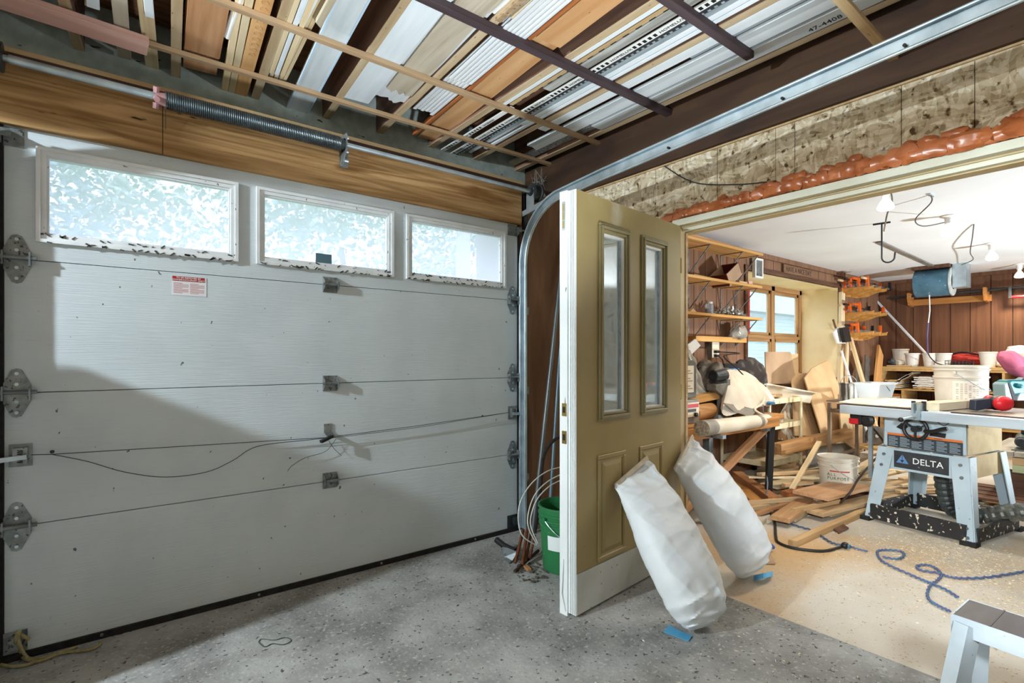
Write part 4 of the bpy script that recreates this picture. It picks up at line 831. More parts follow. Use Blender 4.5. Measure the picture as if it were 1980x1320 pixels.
cord('cord', [at(1720, 362, Z=2.34), at(1725, 388, Z=2.27), at(1716, 412, Z=2.20), at(1709, 447, Z=2.10)], .005, GCORD, 'loose grey cord hanging from the ceiling beside the nearest bulb')
cord('cord', [at(1800, 377, Z=2.335), at(1800, 392, Z=2.30), at(1770, 424, Z=2.235), at(1785, 437, Z=2.20), at(1826, 430, Z=2.26)], .0045, GCORD, 'looped grey cord running into the second bulb holder')
cord('cord', [at(1883, 434, Z=2.335), at(1880, 460, Z=2.29), at(1876, 488, Z=2.25), at(1881, 502, Z=2.25), at(1858, 512, Z=2.32)], .0045, GCORD, 'grey cord hanging by the blue blower')
G().box(-.045, .045, -.008, .008, -.01, 0, Matrix.Translation(at(1800, 376, Z=2.34))).build('cord_clip', GALV, label='small metal clip holding the looped cord to the ceiling', cat='clip')
t = thing('ceiling_hook', 'dark steel T-shaped hook hanging from the workshop ceiling', 'hook', at(1705, 432, Z=2.34))
a, b = at(1688, 434, Z=2.335), at(1722, 429, Z=2.335); G().tube([a, b], .009, 8).build('cross_bar', DKSTEEL, t)
c = at(1705, 432, Z=2.335); pts = [c, c+Vector((0, 0, -.29))]; hx = (b-a).normalized()
pts += [c+Vector((0, 0, -.29))+hx*(.045*(1-math.cos(k)))+Vector((0, 0, -.045*math.sin(k))) for k in [math.pi*q/8 for q in range(1, 8)]]+[c+hx*.092+Vector((0, 0, -.255))]
G().tube(pts, .0065, 8).build('hook_rod', DKSTEEL, t, smooth=True)
a, b = at(1699, 468, Z=2.33), at(1806, 516, Z=2.33); plank('ceiling_strip', a, b, .055, .016, M('grey_strip_wood', '#8a8178', '#6f675e', sc=(3, 20, 20)), label='grey wooden strip fixed to the ceiling leading to the blower', cat='strip')
t = thing('blower', 'blue sheet metal blower drum hanging from the workshop ceiling', 'blower', (8.2, 1.95, 2.34))
m = Matrix.Translation((8.2, 2.13, 2.135)) @ Matrix.Rotation(math.pi/2, 4, 'X'); BLUEM = M('blue_sheet_metal', '#5a8096', '#466a80', sc=(7, 7, 7), rough=.4, metal=.3, speck='#8fb0bf', ssc=30, sth=.68)
G().lathe([(.15, 0), (.172, .01), (.172, .36)], 32, m).build('drum', BLUEM, t, smooth=True)
G().lathe([(.172, .36), (.178, .363), (.178, .375), (.10, .378), (.10, .33)], 32, m, cap=False).build('inlet_ring', M('worn_white_metal', '#c9cbc6', '#a5a69f', sc=14, rough=.45), t, smooth=True)
G().lathe([(.10, .372), (.095, .30), (.03, .29), (.001, .29)], 24, m).build('impeller', M('dusty_brown_metal', '#6b5b4e', '#4c4038', sc=30, rough=.7), t)
g = G(); [g.box(-.004, .004, .035, .098, .31, .36, m @ Matrix.Rotation(k*math.pi/8, 4, 'Z')) for k in range(16)]; g.build('blades', DKSTEEL, t)
G().box(8.14, 8.36, 1.62, 1.75, 2.05, 2.34).build('duct_outlet', GALV, t); G().box(8.05, 8.35, 1.76, 2.14, 2.30, 2.34).build('mounting_plate', BROWN, t)
PURP = flat('purple_blue_cord', '#5d5fa8', .6)
G().tube([at(1797, 570, X=8.12), at(1798, 600, X=8.12), at(1795, 624, X=8.12)], .006, 6).build('pull_cord', WPLAST, t); G().tube([at(1795, 624, X=8.12), at(1793, 650, X=8.12), at(1794, 682, X=8.3)], .006, 6).build('pull_cord', PURP, t)
cord('cord', [at(1794, 682, X=8.3), at(1800, 692, X=8.4), at(1812, 702, X=8.55), at(1835, 708, X=8.62)], .007, BLACK, 'thin black cord trailing down onto the end bench')
# rail with pipes on the far wall
t = thing('wall_rack', 'long wooden rack bar on the brown end wall', 'rack', (9.2, 2.0, 1.95))
zb = 1.985; plank('bar', (9.22, 2.42, zb), (9.22, 1.575, zb), .03, .085, wood('rack_wood', '#c78c4e', '#a9703a', rnd=0), parent=t, up=(0, 0, 1))
for y in (2.42, 1.60):
    g = G(); g.prism([(9.24, y, zb+.10), (9.05, y, zb+.13), (9.05, y, zb+.05), (9.10, y, zb-.04), (9.24, y, zb-.06)], (0, .035, 0)); g.build('arm', bpy.data.materials['rack_wood'], t)
G().cone((9.13, 2.72, zb+.085), (9.13, .3, zb+.10), .016, n=10).build('steel_pipe', DKSTEEL, label='long dark pipe lying on the wooden rack of the end wall', cat='pipe', smooth=True)
G().cone((9.18, 2.3, zb+.095), (9.18, .3, zb+.125), .014, n=10).build('steel_pipe', DKSTEEL, label='second dark pipe lying behind the first on the wall rack', cat='pipe', smooth=True)
t = thing('pipe_clamp', 'pipe clamp with a red handle at the right end of the wall rack', 'clamp', (9.1, 1.33, 1.96))
G().box(9.06, 9.12, 1.36, 1.39, 1.95, 2.10).build('jaw', DKSTEEL, t); G().cone((9.08, 1.36, 1.965), (9.08, 1.18, 1.965), .018, n=10).build('handle', REDP, t); G().cone((9.09, 1.45, 2.085), (9.09, 1.0, 2.085), .012, n=8).build('pipe', DKSTEEL, t)
plank('white_batten', at(1690, 576, X=9.22), at(1790, 683, X=9.1), .035, .022, WPAINT, label='white batten leaning diagonally on the brown end wall', cat='batten')
# clamp racks
RACKW = wood('clamp_rack_ply', '#d29a52', '#b87f3d', rnd=.04)
def clamp_rack(v, n, lbl, seed):
    r = random.Random(seed); a = at(1645, v, Y=2.70); b = at(1706, v+4, Y=2.62); z = (a.z+b.z)/2; x0, x1 = a.x+.15, b.x-.25
    t = thing('clamp_rack', 'plywood clamp rack, '+lbl+' on the wall right of the window', 'rack', ((x0+x1)/2, 2.86, z), group='plywood clamp racks')
    G().box(x0-.05, x1+.05, 2.84, 2.858, z-.10, z+.04).build('back_board', RACKW, t)
    for x in (x0, (x0+x1)/2, x1):
        g = G(); g.prism([(x, 2.84, z-.10), (x, 2.72, z-.09), (x, 2.62, z-.045), (x, 2.50, z-.035), (x, 2.485, z+.01), (x, 2.52, z+.0), (x, 2.84, z+.0)], (.02, 0, 0)); g.build('arm', RACKW, t)
    for i in range(n):
        y = 2.80-i*.09; L = r.uniform(.75, 1.0); xx = x0-.18+r.uniform(-.05, .05)
        c = thing('bar_clamp', ['first', 'second', 'third', 'fourth'][i]+' orange bar clamp from the wall, on the '+lbl.split(' of')[0]+' clamp rack', 'clamp', (xx, y, z), group='orange bar clamps')
        G().box(xx, xx+L, y-.005, y+.005, z+.002, z+.026).build('bar', STEEL, c)
        g = G(); g.prism([(xx+.04, y-.014, z-.005), (xx+.10, y-.014, z-.005), (xx+.085, y-.014, z+.09), (xx+.06, y-.014, z+.12), (xx+.03, y-.014, z+.11), (xx+.045, y-.014, z+.06)], (0, .028, 0)); g.build('sliding_jaw', ORANGEP, c)
        g = G(); g.prism([(xx+L-.05, y-.014, z-.01), (xx+L, y-.014, z-.01), (xx+L, y-.014, z+.11), (xx+L-.03, y-.014, z+.11), (xx+L-.04, y-.014, z+.05)], (0, .028, 0)); g.build('fixed_jaw', [ORANGEP, BLACK][i % 2], c)
        G().cone((xx-.12, y, z+.085), (xx+.02, y, z+.085), .016, .014, 10).build('handle', [PINE, BLACK, ORANGEP][i % 3], c); G().cone((xx-.0, y, z+.085), (xx+.09, y, z+.085), .006, n=8).build('screw', STEEL, c)
clamp_rack(556, 4, 'topmost of three', 1); clamp_rack(603, 3, 'middle of three', 2); clamp_rack(641, 3, 'lowest of three', 3)
plank('ledge_board', at(1640, 653, Y=2.80), at(1661, 655, Y=2.80), .10, .055, SHELFW, label='short wooden block on the wall below the clamp racks', cat='ledge')
for i, v in enumerate((663, 672)): pass
t = thing('wall_switch', 'white switch plate on the wall below the clamp racks', 'switch', at(1647, 669, Y=2.855)); p = at(1647, 669, Y=2.855)
G().box(p.x-.035, p.x+.035, 2.85, 2.86, p.z-.06, p.z+.06).build('plate', WPLAST, t); G().box(p.x-.01, p.x+.01, 2.842, 2.85, p.z-.018, p.z+.018).build('toggle', WPLAST, t)
# wood leaning right of the window, dustpan
def lean(name, u0, v0, y0, u1, v1, y1, w, th, mat, label, cat='board', up=(0, -1, 0)):
    a, b = at(u0, v0, Y=y0), at(u1, v1, Y=y1); b = a+(b-a)*((a.z-.01)/(a.z-b.z)); b.y = max(b.y, 2.2)
    return plank(name, a, b, w, th, mat, up=up, label=label, cat=cat)
lean('post', 1628, 566, 2.80, 1625, 760, 2.74, .11, .04, PINE_PALE, 'pale post standing against the right edge of the window recess', 'post')
lean('board', 1639, 655, 2.70, 1636, 760, 2.55, .07, .02, PINE, 'upright pine strip hanging beside the pale post')
lean('board', 1644, 652, 2.68, 1675, 760, 2.45, .085, .03, PINE, 'pine board slanting down to the right below the dustpan')
lean('rod', 1627, 678, 2.66, 1662, 765, 2.42, .02, .02, WPAINT, 'thin white rod slanting in front of the pine board', 'rod')
t = thing('dustpan', 'pale dustpan and black brush hanging by the pale post', 'dustpan', at(1625, 655, Y=2.66))
g = G(); P = [at(u, v, Y=2.70) for u, v in ((1609, 642), (1619, 632), (1628, 640), (1632, 664), (1617, 664))]; g.prism(P, (0, -.02, 0)); g.build('pan', WPLAST, t)
G().tube([at(1616, 634, Y=2.69), at(1611, 618, Y=2.69)], .012, 8).build('handle', BROWN, t); g = G(); P = [at(u, v, Y=2.65) for u, v in ((1622, 634), (1634, 632), (1640, 660), (1628, 662))]; g.prism(P, (0, -.04, 0)); g.build('brush', BLACK, t)
lean('panel', 1662, 700, 2.75, 1660, 775, 2.62, .22, .02, M('grey_panel', '#8d8678', '#746d60', sc=6), 'grey panel offcut standing left in the far corner', 'panel')
lean('panel', 1676, 690, 2.78, 1674, 775, 2.70, .14, .02, M('grey_panel_dark', '#76706a', '#5e5953', sc=6), 'darker grey panel offcut second in the far corner', 'panel')
lean('board', 1702, 677, 2.55, 1693, 775, 2.40, .21, .03, wood('corner_plank', '#c08f58', '#a67441', rnd=0), 'broad tan plank leaning in the far corner beside the end bench')
lean('frame_bar', 1683, 690, 2.62, 1678, 770, 2.50, .03, .012, STEEL, 'thin grey metal bar leaning left of the broad tan plank', 'bar')
# ---------------------------------------------------------------- end bench
BENCHW = wood('bench_pine', '#d8b27a', '#c29858', rnd=.05); BX = 8.62; zt = 1.055
t = thing('end_bench', 'open pine bench with compartments along the brown end wall', 'bench', (8.9, 1.8, 0))
plank('top_board', (8.93, 2.68, zt), (8.93, .2, zt), .64, .03, BENCHW, parent=t); plank('shelf', (8.95, 2.64, .755), (8.95, .2, .755), .58, .02, BENCHW, parent=t); plank('shelf', (8.95, 2.64, .30), (8.95, .2, .30), .58, .02, BENCHW, parent=t)
for y in (2.645, .25): G().box(BX+.02, 9.25, y-.012, y+.012, 0, zt-.015).build('side_panel', BENCHW, t)
for y, z0, z1 in ((2.395, .31, .745), (1.37, .765, zt-.015), (1.40, .31, .745)): G().box(BX+.02, 9.25, y-.012, y+.012, z0, z1).build('divider', BENCHW, t)
G().box(BX+.01, BX+.03, .2, 2.66, zt-.045, zt-.015).build('front_rail', BENCHW, t)
def profile(y, z, w, mat, label, rot=0, flip=False):
    g = G(); h = .016; o = [(-w/2, 0), (-w/2+.05, 0), (-w/2+.05, -h*.5), (-.02, -h*.5), (-.02, 0), (.03, 0), (.03, -h*.5), (w/2-.06, -h*.5), (w/2-.06, 0), (w/2, 0), (w/2, h), (.06, h), (.06, h*1.5), (-w/4, h*1.5), (-w/4, h), (-w/2, h)]
    m = Matrix.Translation((BX+.06, y, z)) @ Matrix.Rotation(rot, 4, 'X'); s = -1 if flip else 1
    g.prism([m @ Vector((0, a*s, b)) for a, b in o], (.34, 0, 0)); return g.build('profile_offcut', mat, label=label, cat='offcut')
WPROF = M('white_profile', '#e6e3dc', '#d2cdc2', sc=20, rough=.5); TPROF = M('tan_profile', '#d9b88c', '#c39e6d', sc=20, rough=.6)
W7 = ['lowest', 'second lowest', 'third from the bottom', 'fourth from the bottom', 'fifth from the bottom', 'topmost']
for i in range(6): profile(2.16+.02*(i % 2)-.01*(i % 3), .778+i*.0275, .25-.01*(i % 2), TPROF if i == 0 else WPROF, W7[i]+' grooved strip in the right stack inside the end bench', .02*(i % 3-1), i % 2 == 1)
for i in range(4): profile(2.52-.01*(i % 2), .778+i*.0275, .20, [WPROF, TPROF, WPROF, TPROF][i], ['lowest', 'second', 'third', 'topmost'][i]+' grooved strip in the left stack inside the end bench', .03*(i % 2), i % 2 == 1)
profile(2.40, .90, .28, WPROF, 'white grooved strip lying slanted between the two stacks', -.62); profile(2.37, .915, .20, TPROF, 'tan grooved strip lying slanted above the white slanted one', -.62)
G().box(BX+.05, 9.1, 1.50, 2.30, .312, .52).build('carton', CARD, label='flat cardboard carton in the lower compartment of the end bench', cat='carton'); G().box(BX+.04, 9.0, 2.42, 2.61, .64, .69).build('book', M('yellow_red_book', '#b87a3a', '#8f3b28', sc=(1, 1, 30), rough=.5), label='flat book on a pile in the left lower compartment', cat='book'); G().box(BX+.04, 9.0, 2.42, 2.60, .312, .64).build('carton', CARD, label='cardboard carton under the flat book in the end bench', cat='carton')
WB = M('white_bucket_plastic', '#e6e4de', '#dad7cf', sc=5, rough=.4)
for u, w, h, x, lb in ((1741, .10, .25, 9.10, 'taller white bucket farthest left and behind the others on the end bench'), (1764, .083, .185, 8.75, 'white bucket beside the pale lumps on the end bench'), (1798, .08, .185, 8.75, 'white bucket right of the gap on the end bench'), (1825, .083, .185, 8.75, 'white bucket close beside the middle one on the end bench'), (1910, .088, .20, 8.75, 'white bucket right of the red bag on the end bench')):
    p = at(u, 700, X=x); bucket('bucket', lb, (x, p.y, zt+.015), w*.78, w, h, WB, (.93,), handle=False, group='white buckets on the end bench')
t = thing('red_bag', 'crumpled red fabric bag on the end bench', 'bag', (8.9, 1.72, zt+.015)); g = G(); g.ball((8.95, 1.75, zt+.13), (.10, .22, .07), 16, 9, wob=.7); g.build('bag_body', M('red_fabric', '#c63a30', '#a82c26', sc=8, rough=.7), t, smooth=True); g = G(); g.tube(smooth([(8.9, 1.95, zt+.17), (8.88, 1.8, zt+.21), (8.88, 1.6, zt+.17)], 5), .012, 6); g.build('strap', BLACK, t)
t = thing('wire_basket', 'dark wire basket with a small white box on the end bench', 'basket', (8.75, 1.80, zt+.015))
g = G()
for k in range(9): y = 1.66+k*.035; g.tube([(8.68, y, zt+.10), (8.69, y, zt+.02), (8.82, y, zt+.02), (8.83, y, zt+.10)], .003, 4)
for z in (.02, .06, .10): g.tube([(8.68, 1.66, zt+z), (8.83, 1.66, zt+z), (8.83, 1.94, zt+z), (8.68, 1.94, zt+z)], .0035, 4, closed=True)
g.build('wire_frame', DKSTEEL, t); G().box(8.70, 8.80, 1.68, 1.88, zt+.026, zt+.075).build('contents', BLACK, t)
G().box(8.66, 8.74, 1.96, 2.04, zt+.015, zt+.085).build('small_box', WPLAST, label='small white box left of the wire basket on the end bench', cat='box')
for c, r_, lb in (((8.78, 2.46, zt+.06), (.05, .06, .045), 'crumpled white wad on the end bench left of the buckets'), ((8.80, 2.56, zt+.07), (.06, .06, .055), 'dark crumpled wad at the left end of the end bench')):
    G().ball(c, r_, 12, 8, wob=.6).build('crumpled_wad', CREAM if 'white' in lb else DKSTEEL, label=lb, cat='wad', smooth=True)
plank('offcut', (8.70, 2.58, zt+.025), (8.70, 2.30, zt+.025), .10, .018, PINE, label='flat pine offcut under the wads on the end bench', cat='offcut')
t = thing('white_sack', 'plump white sack lying at the right end of the end bench', 'sack', (8.95, 1.2, zt+.015)); G().ball((8.95, 1.18, zt+.15), (.16, .30, .13), 18, 10, wob=.4).build('sack_body', CREAM, t, smooth=True); G().ball((8.88, 1.46, zt+.07), (.05, .05, .05), 10, 7, wob=.5).build('tied_neck', CREAM, t, smooth=True)
# ---------------------------------------------------------------- table saw
SAWC, SAWR = Vector((4.74, 1.09, 0)), math.radians(-100)
s = thing('table_saw', 'grey-blue contractor table saw on a splayed steel stand', 'table saw', SAWC, SAWR); SM = WM[s.name]
SAWB = M('pale_blue_enamel', '#bccbd3', '#a9bac3', sc=4, rough=.4, speck='#7f8a8f', ssc=40, sth=.72); RAILP = M('pale_blue_rail', '#c3cfd8', '#b1bec8', sc=(3, 20, 20), rough=.35, metal=.25)
IRON = M('worn_cast_iron', '#8b837a', '#6c655e', sc=3, rough=.35, metal=.35, c3='#a89a86', sc3=5); BASEB = M('chipped_black_base', '#1f1e1f', '#2a2829', sc=8, rough=.6, speck='#d8cdb8', ssc=34, sth=.62)
def L(name, g, mat, parent=s, **k): return g.build(name, mat, parent, local=True, **k)
ZT = .845
L('table_top', G().box(-.02, .72, -.34, .40, ZT-.035, ZT), IRON, bevel=.003); L('left_wing', G().box(-.47, -.024, -.34, .40, ZT-.03, ZT-.002), IRON, bevel=.003); L('right_wing', G().box(.724, 1.3, -.34, .40, ZT-.03, ZT-.002), IRON)
L('front_rail', G().box(-.475, 1.35, -.40, -.352, ZT-.068, ZT-.004), RAILP, bevel=.003); L('rail_cap', G().box(-.49, 1.35, -.352, -.335, ZT-.028, ZT+.003), flat('dark_brown_laminate', '#3c2d2a', .4)); L('rail_cap', G().box(-.495, -.475, -.40, .05, ZT-.04, ZT+.002), flat('brown_edge', '#40302c', .4)); L('rear_rail', G().box(-.47, 1.3, .40, .44, ZT-.07, ZT-.01), RAILP)
g = G(); g.rings([[(-.25, -.25, .55), (.25, -.25, .55), (.25, .27, .55), (-.25, .27, .55)], [(-.245, -.25, ZT-.035), (.245, -.25, ZT-.035), (.245, .27, ZT-.035), (-.245, .27, ZT-.035)]]); L('cabinet', g, SAWB, bevel=.012)
L('cabinet_side', G().box(.2505, .256, -.23, .26, .56, ZT-.04), M('dusty_tan_side', '#c0ab84', '#a6916a', sc=6, rough=.8), label='sawdust coated right side of the cabinet'); L('skirt', G().box(.256, .262, -.24, .28, .40, .55), bpy.data.materials['dusty_tan_side'])
# stand
L('stand_band', G().box(-.25, .25, -.262, -.25, .395, .548), SAWB); 
for sx in (-1, 1):
    for sy in (-1, 1):
        tx, ty, bx_, by_ = sx*.25, -.256 if sy < 0 else .27, sx*.315, -.33 if sy < 0 else .33
        g = G(); w = .082
        P0 = [Vector((tx-sx*w, ty, .548)), Vector((tx+sx*.02, ty, .548)), Vector((bx_+sx*.01, by_, .02)), Vector((bx_-sx*.07, by_, .02))]; g.prism(P0, (0, .006*sy, 0))
        P1 = [Vector((tx+sx*.02, ty, .548)), Vector((bx_+sx*.01, by_, .02)), Vector((bx_+sx*.01, by_-sy*.06, .02)), Vector((tx+sx*.02, ty-sy*.085, .548))]; g.prism(P1, (.006*sx, 0, 0))
        lg = L('leg', g, SAWB); g = G()
        for f in (.10, .25, .84, .95):
            x = tx-sx*.028+(bx_-sx*.02-tx+sx*.028)*f; y = ty+(by_-ty)*f; z = .548-.528*f; g.cone((x, y-.001*sy, z), (x, y+.014*sy, z), .011, n=8)
        L('leg_bolt', g, STEEL, lg)
        L('foot', G().box(bx_-.055, bx_+.03, by_-.035, by_+.035, 0, .028), RUBBER, lg)
for a in ((-.285, .285, -.345, -.315), (-.285, .285, .315, .345)): L('base_rail', G().box(a[0], a[1], a[2], a[3], .02, .125), BASEB)
for a in ((-.335, -.305), (.305, .335)): L('base_rail', G().box(a[0], a[1], -.30, .30, .02, .11), BASEB)
# badge: black plate, triangle emblem and lettering
b = L('badge', G().box(-.165, .165, -.268, -.262, .412, .532), M('worn_black_plate', '#2a2d31', '#383b3e', sc=20, rough=.5, speck='#b9b9b0', ssc=50, sth=.74)); fm = lambda x, z, y=-.2685: SM @ basis((x, y, z), (1, 0, 0), (0, 0, 1))
L('badge_rim', (lambda g: (ring(g, -.175, .175, .402, .542, .010, -.266, -.262), g)[1])(G()), SAWB)
text('lettering', 'DELTA', .060, flat('letter_white', '#eef0f0'), fm(.043, .472), b, sx=1.02)
EMB = flat('emblem_blue', '#5f86b8'); g = G(); g.prism([(-.150, -.2685, .447), (-.072, -.2685, .447), (-.111, -.2685, .510)], (0, -.0012, 0)); L('emblem', g, EMB, b)
g = G(); g.prism([(-.124, -.27, .470), (-.098, -.27, .470), (-.111, -.27, .452)], (0, -.0008, 0)); g.prism([(-.1125, -.27, .450), (-.1095, -.27, .450), (-.1095, -.27, .510), (-.1125, -.27, .510)], (0, -.0006, 0)); L('emblem_mark', g, flat('emblem_dark', '#23272c'), b)
w = L('warning_panel', G().box(-.215, .235, -.254, -.2505, .556, .640), flat('warning_dark', '#333b42')); L('warning_band', G().box(-.215, .235, -.2555, -.254, .640, .655), flat('warning_orange', '#d9702c'), w)
LP = flat('print_pale', '#9fb0ba'); g = G()
for c in range(6):
    for k in range(8): g.box(-.207+c*.074, -.207+c*.074+(.060 if k % 3 else .044), -.2548, -.2539, .626-k*.0088, .629-k*.0088)
L('print_lines', g, LP, w); text('lettering', 'WARNING', .010, INK, fm(.10, .6475, -.2562), w)
# hand wheel, crank, tilt scale
m = Matrix.Translation((-.015, -.30, .705)) @ Matrix.Rotation(math.pi/2, 4, 'X')
g = G(); g.tube([m @ Vector((.072*math.cos(q*math.pi/12), .072*math.sin(q*math.pi/12), 0)) for q in range(24)], .012, 8, closed=True); h = L('hand_wheel', g, BLACK, smooth=True)
g = G(); [g.beam(m @ Vector((.015*math.cos(a), .015*math.sin(a), 0)), m @ Vector((.066*math.cos(a), .066*math.sin(a), 0)), .016, .010) for a in (.5, 2.6, 4.7)]; g.cone(m @ Vector((0, 0, .02)), m @ Vector((0, 0, -.05)), .022, n=14); L('wheel_hub', g, DKSTEEL, h)
L('crank_handle', G().tube(smooth([(.05, -.325, .700), (.10, -.335, .705), (.15, -.335, .725), (.185, -.335, .735)], 5), .0125, 8), BLACK, h, smooth=True)
g = G(); g.prism([(-.155, -.256, .70), (-.12, -.256, .735), (-.08, -.256, .71), (-.105, -.256, .68)], (0, -.004, 0)); L('tilt_pointer', g, BLACK); g = G(); g.prism([(.05, -.256, .665), (.14, -.256, .660), (.145, -.256, .690), (.06, -.256, .695)], (0, -.004, 0)); L('tilt_scale', g, BLACK)
# fence with its locking head
FX = .055; CRM = M('cream_aluminium', '#e3d6bc', '#d4c5a6', sc=(20, 2, 20), rough=.4)
f = L('rip_fence', G().box(FX, FX+.095, -.36, .60, ZT+.002, ZT+.058), CRM, bevel=.003); L('fence_face', G().box(FX-.05, FX-.032, -.36, .40, ZT+.002, ZT+.052), BENCHW, f); L('fence_face', G().box(FX-.032, FX, -.34, .40, ZT+.008, ZT+.04), CRM, f)
L('end_cap', G().box(FX-.002, FX+.022, -.372, -.36, ZT-.002, ZT+.062), BLACK, f); L('end_cap', G().box(FX-.062, FX-.040, -.372, -.36, ZT-.002, ZT+.060), BLACK, f)
g = G(); [g.box(x, x+.014, -.43, -.36, ZT-.06, ZT+.05) for x in (FX-.036, FX-.004)]; g.box(FX-.036, FX+.01, -.425, -.40, ZT-.045, ZT-.02); L('locking_head', g, GALV, f)
L('lock_lever', G().tube([(FX-.012, -.40, ZT-.035), (FX-.04, -.44, ZT-.05), (FX-.07, -.47, ZT-.062)], .009, 8), GALV, f); L('lever_knob', G().ball((FX-.076, -.476, ZT-.065), .017, 10, 7), BLACK, f, smooth=True)
g = G(); g.box(.10, .22, -.39, -.375, ZT-.002, ZT+.004); L('scale_tape', g, WPLAST); L('wrench_hook', G().tube(smooth([(.16, -.40, ZT-.068), (.19, -.40, ZT-.085), (.22, -.40, ZT-.068)], 4), .003, 5), BLACK)
# switch on the left, red and black
b = L('switch_box', G().box(-.44, -.36, -.33, -.26, ZT-.15, ZT-.068), BLACK, bevel=.005); L('paddle', G().box(-.44, -.375, -.338, -.33, ZT-.145, ZT-.105), REDP, b); m = Matrix.Translation((-.325, -.31, ZT-.11)) @ Matrix.Rotation(math.pi/2, 4, 'X')
L('knob', G().lathe([(.042, -.02), (.05, -.01), (.05, .01), (.03, .02)], 14, m), BLACK, b); L('bracket_post', G().box(-.345, -.318, -.26, -.24, .30, ZT-.03), GALV)
# dust hose below the saw
def ribbed(P, r, name, mat, parent=None, k=10, **kw):
    pts = smooth(P, k); rr = [r*(1.0 if i % 3 else .88) for i in range(len(pts))]; return G().tube(pts, rr, 16).build(name, mat, parent, **kw)
HOSE = M('dark_ribbed_hose', '#4a504e', '#353a39', sc=8, rough=.4); W_ = lambda x, y, z: SM @ Vector((x, y, z))
ribbed([W_(.02, .0, .56), W_(.02, .0, .40), W_(.03, .02, .22), W_(.07, .06, .11), W_(.2, .12, .10)], .058, 'dust_hose', HOSE, s, 12)
ribbed([W_(.2, .12, .10), W_(.38, .22, .16), W_(.62, .32, .22), W_(.9, .40, .20)], .062, 'flexible_duct', M('black_silver_duct', '#3d3f3c', '#8b8a80', sc=14, rough=.35, metal=.3), label='ribbed flexible duct running out under the right side of the saw', cat='duct', k=14)
# power cord of the saw and things lying on the table
cord('power_cord', [W_(-.33, -.30, .72), at(1712, 862, Z=.50), at(1690, 890, Z=.38), at(1660, 925, Z=.28), at(1645, 950, Z=.20), at(1625, 972, Z=.10)], .008, flat('brown_black_cord', '#3d322c'), 'dark power cord sagging from the saw switch to the lumber heap')
sheet('panel_sheet', [at(1621, 778, Z=ZT+.004), at(1669, 767.5, Z=ZT+.004), at(1792, 774.5, Z=ZT+.004), W_(-.02, -.30, ZT+.004), W_(-.45, -.32, ZT+.004)], M('dusty_white_sheet', '#e9e0d0', '#d7c9b0', sc=(3, 9, 3), rough=.7), 'dusty pale sheet covering the left wing of the table saw', 'sheet', .006)
pc = W_(.03, .235, ZT)
b = bucket('bucket', 'large printed white pail standing behind the fence on the table saw', pc, .145, .158, .30, M('white_pail', '#cdc6ba', '#bfb6a8', sc=4, rough=.4), (.72, .90))
lp = label_patch(b, .1535, math.radians(175), math.radians(330), .05, .19, flat('pail_label', '#dcd3c6'), 'print_label', rt=.1555); 
g = G(); rd = random.Random(9)
for q in range(14):
    a0 = math.radians(182+q*8.6); 
    for k in range(9):
        if rd.random() < .72: g.grid(lambda u, v: Vector(((.1552+.0012)*math.cos(a0+.1*u*rd.uniform(.99, 1.0)), (.1552+.0012)*math.sin(a0+.1*u), .062+k*.013+.004*v)), 2, 1)
L('print_lines', g, flat('pail_print', '#9d8d80'), lp); label_patch(b, .1565, math.radians(292), math.radians(318), .03, .165, flat('pail_dark_panel', '#4d4038'), 'dark_panel', rt=.158)
t = thing('storage_tub', 'translucent white storage tub on the pale sheet behind the saw', 'tub', at(1692, 768, Z=.86)); c = at(1692, 768, Z=.86)
m = Matrix.Translation(c) @ Matrix.Rotation(math.radians(-8), 4, 'Z'); g = G()
R4 = lambda x, y, z: [m @ Vector(p) for p in ((-x, -y, z), (x, -y, z), (x, y, z), (-x, y, z))]
g.rings([R4(.11, .08, 0), R4(.135, .10, .115), R4(.145, .11, .118), R4(.145, .11, .128), R4(.130, .096, .128), R4(.105, .075, .006)]); g.build('tub_body', TUBPLAST, t, bevel=.004)
G().tube([m @ Vector((-.05, -.112, .10)), m @ Vector((.02, -.105, .06))], .003, 5).build('cord_end', BLACK, t); plank('wood_stick', at(1664, 768, Z=.855), at(1692, 767, Z=.855), .018, .018, TANWOOD, label='short tan stick lying in front of the storage tub', cat='stick')
t = thing('ear_muffs', 'red ear defenders with a dark band lying on the table saw', 'ear defenders', at(1938, 788, Z=ZT)); c = at(1940, 780, Z=ZT+.055); vx = Vector((CY, -SY, 0)); vy = Vector((SY, CY, 0))
m = basis(c, vx, (0, 0, 1)).to_3x3().to_4x4(); G().ball(c, (.062, .050, .040), 18, 11, m).build('ear_cup', REDP, t, smooth=True)
G().ball(c+vy*.045, (.058, .05, .05), 16, 9).build('cushion', BLACK, t, smooth=True); G().ball(c+vy*.10, (.058, .04, .05), 16, 9).build('ear_cup', REDP, t, smooth=True)
g = G(); a = c-vx*.05+vy*.03; g.prism([a+Vector((0, 0, .032)), a-vx*.105+Vector((0, 0, .020)), a-vx*.11+Vector((0, 0, -.045)), a-vx*.09+Vector((0, 0, -.05)), a+Vector((0, 0, -.03))], vy*.05); g.build('head_band', flat('navy_band', '#2c3340'), t, bevel=.004)
t = thing('belt_sander', 'teal belt sander with a pink dust bag at the right edge', 'belt sander', at(1968, 778, Z=ZT)); c = at(1974, 776, Z=ZT); TEAL = M('teal_plastic', '#24747d', '#1d666f', sc=5, rough=.4)
def sp(x, y, z): return c+vx*x+vy*y+Vector((0, 0, z))
g = G(); g.prism([sp(-.10, 0, .05), sp(-.105, 0, .15), sp(-.08, 0, .175), sp(.05, 0, .175), sp(.10, 0, .20), sp(.22, 0, .20), sp(.22, 0, .07), sp(.0, 0, .06)], vy*.12); g.build('motor_housing', TEAL, t, bevel=.012)
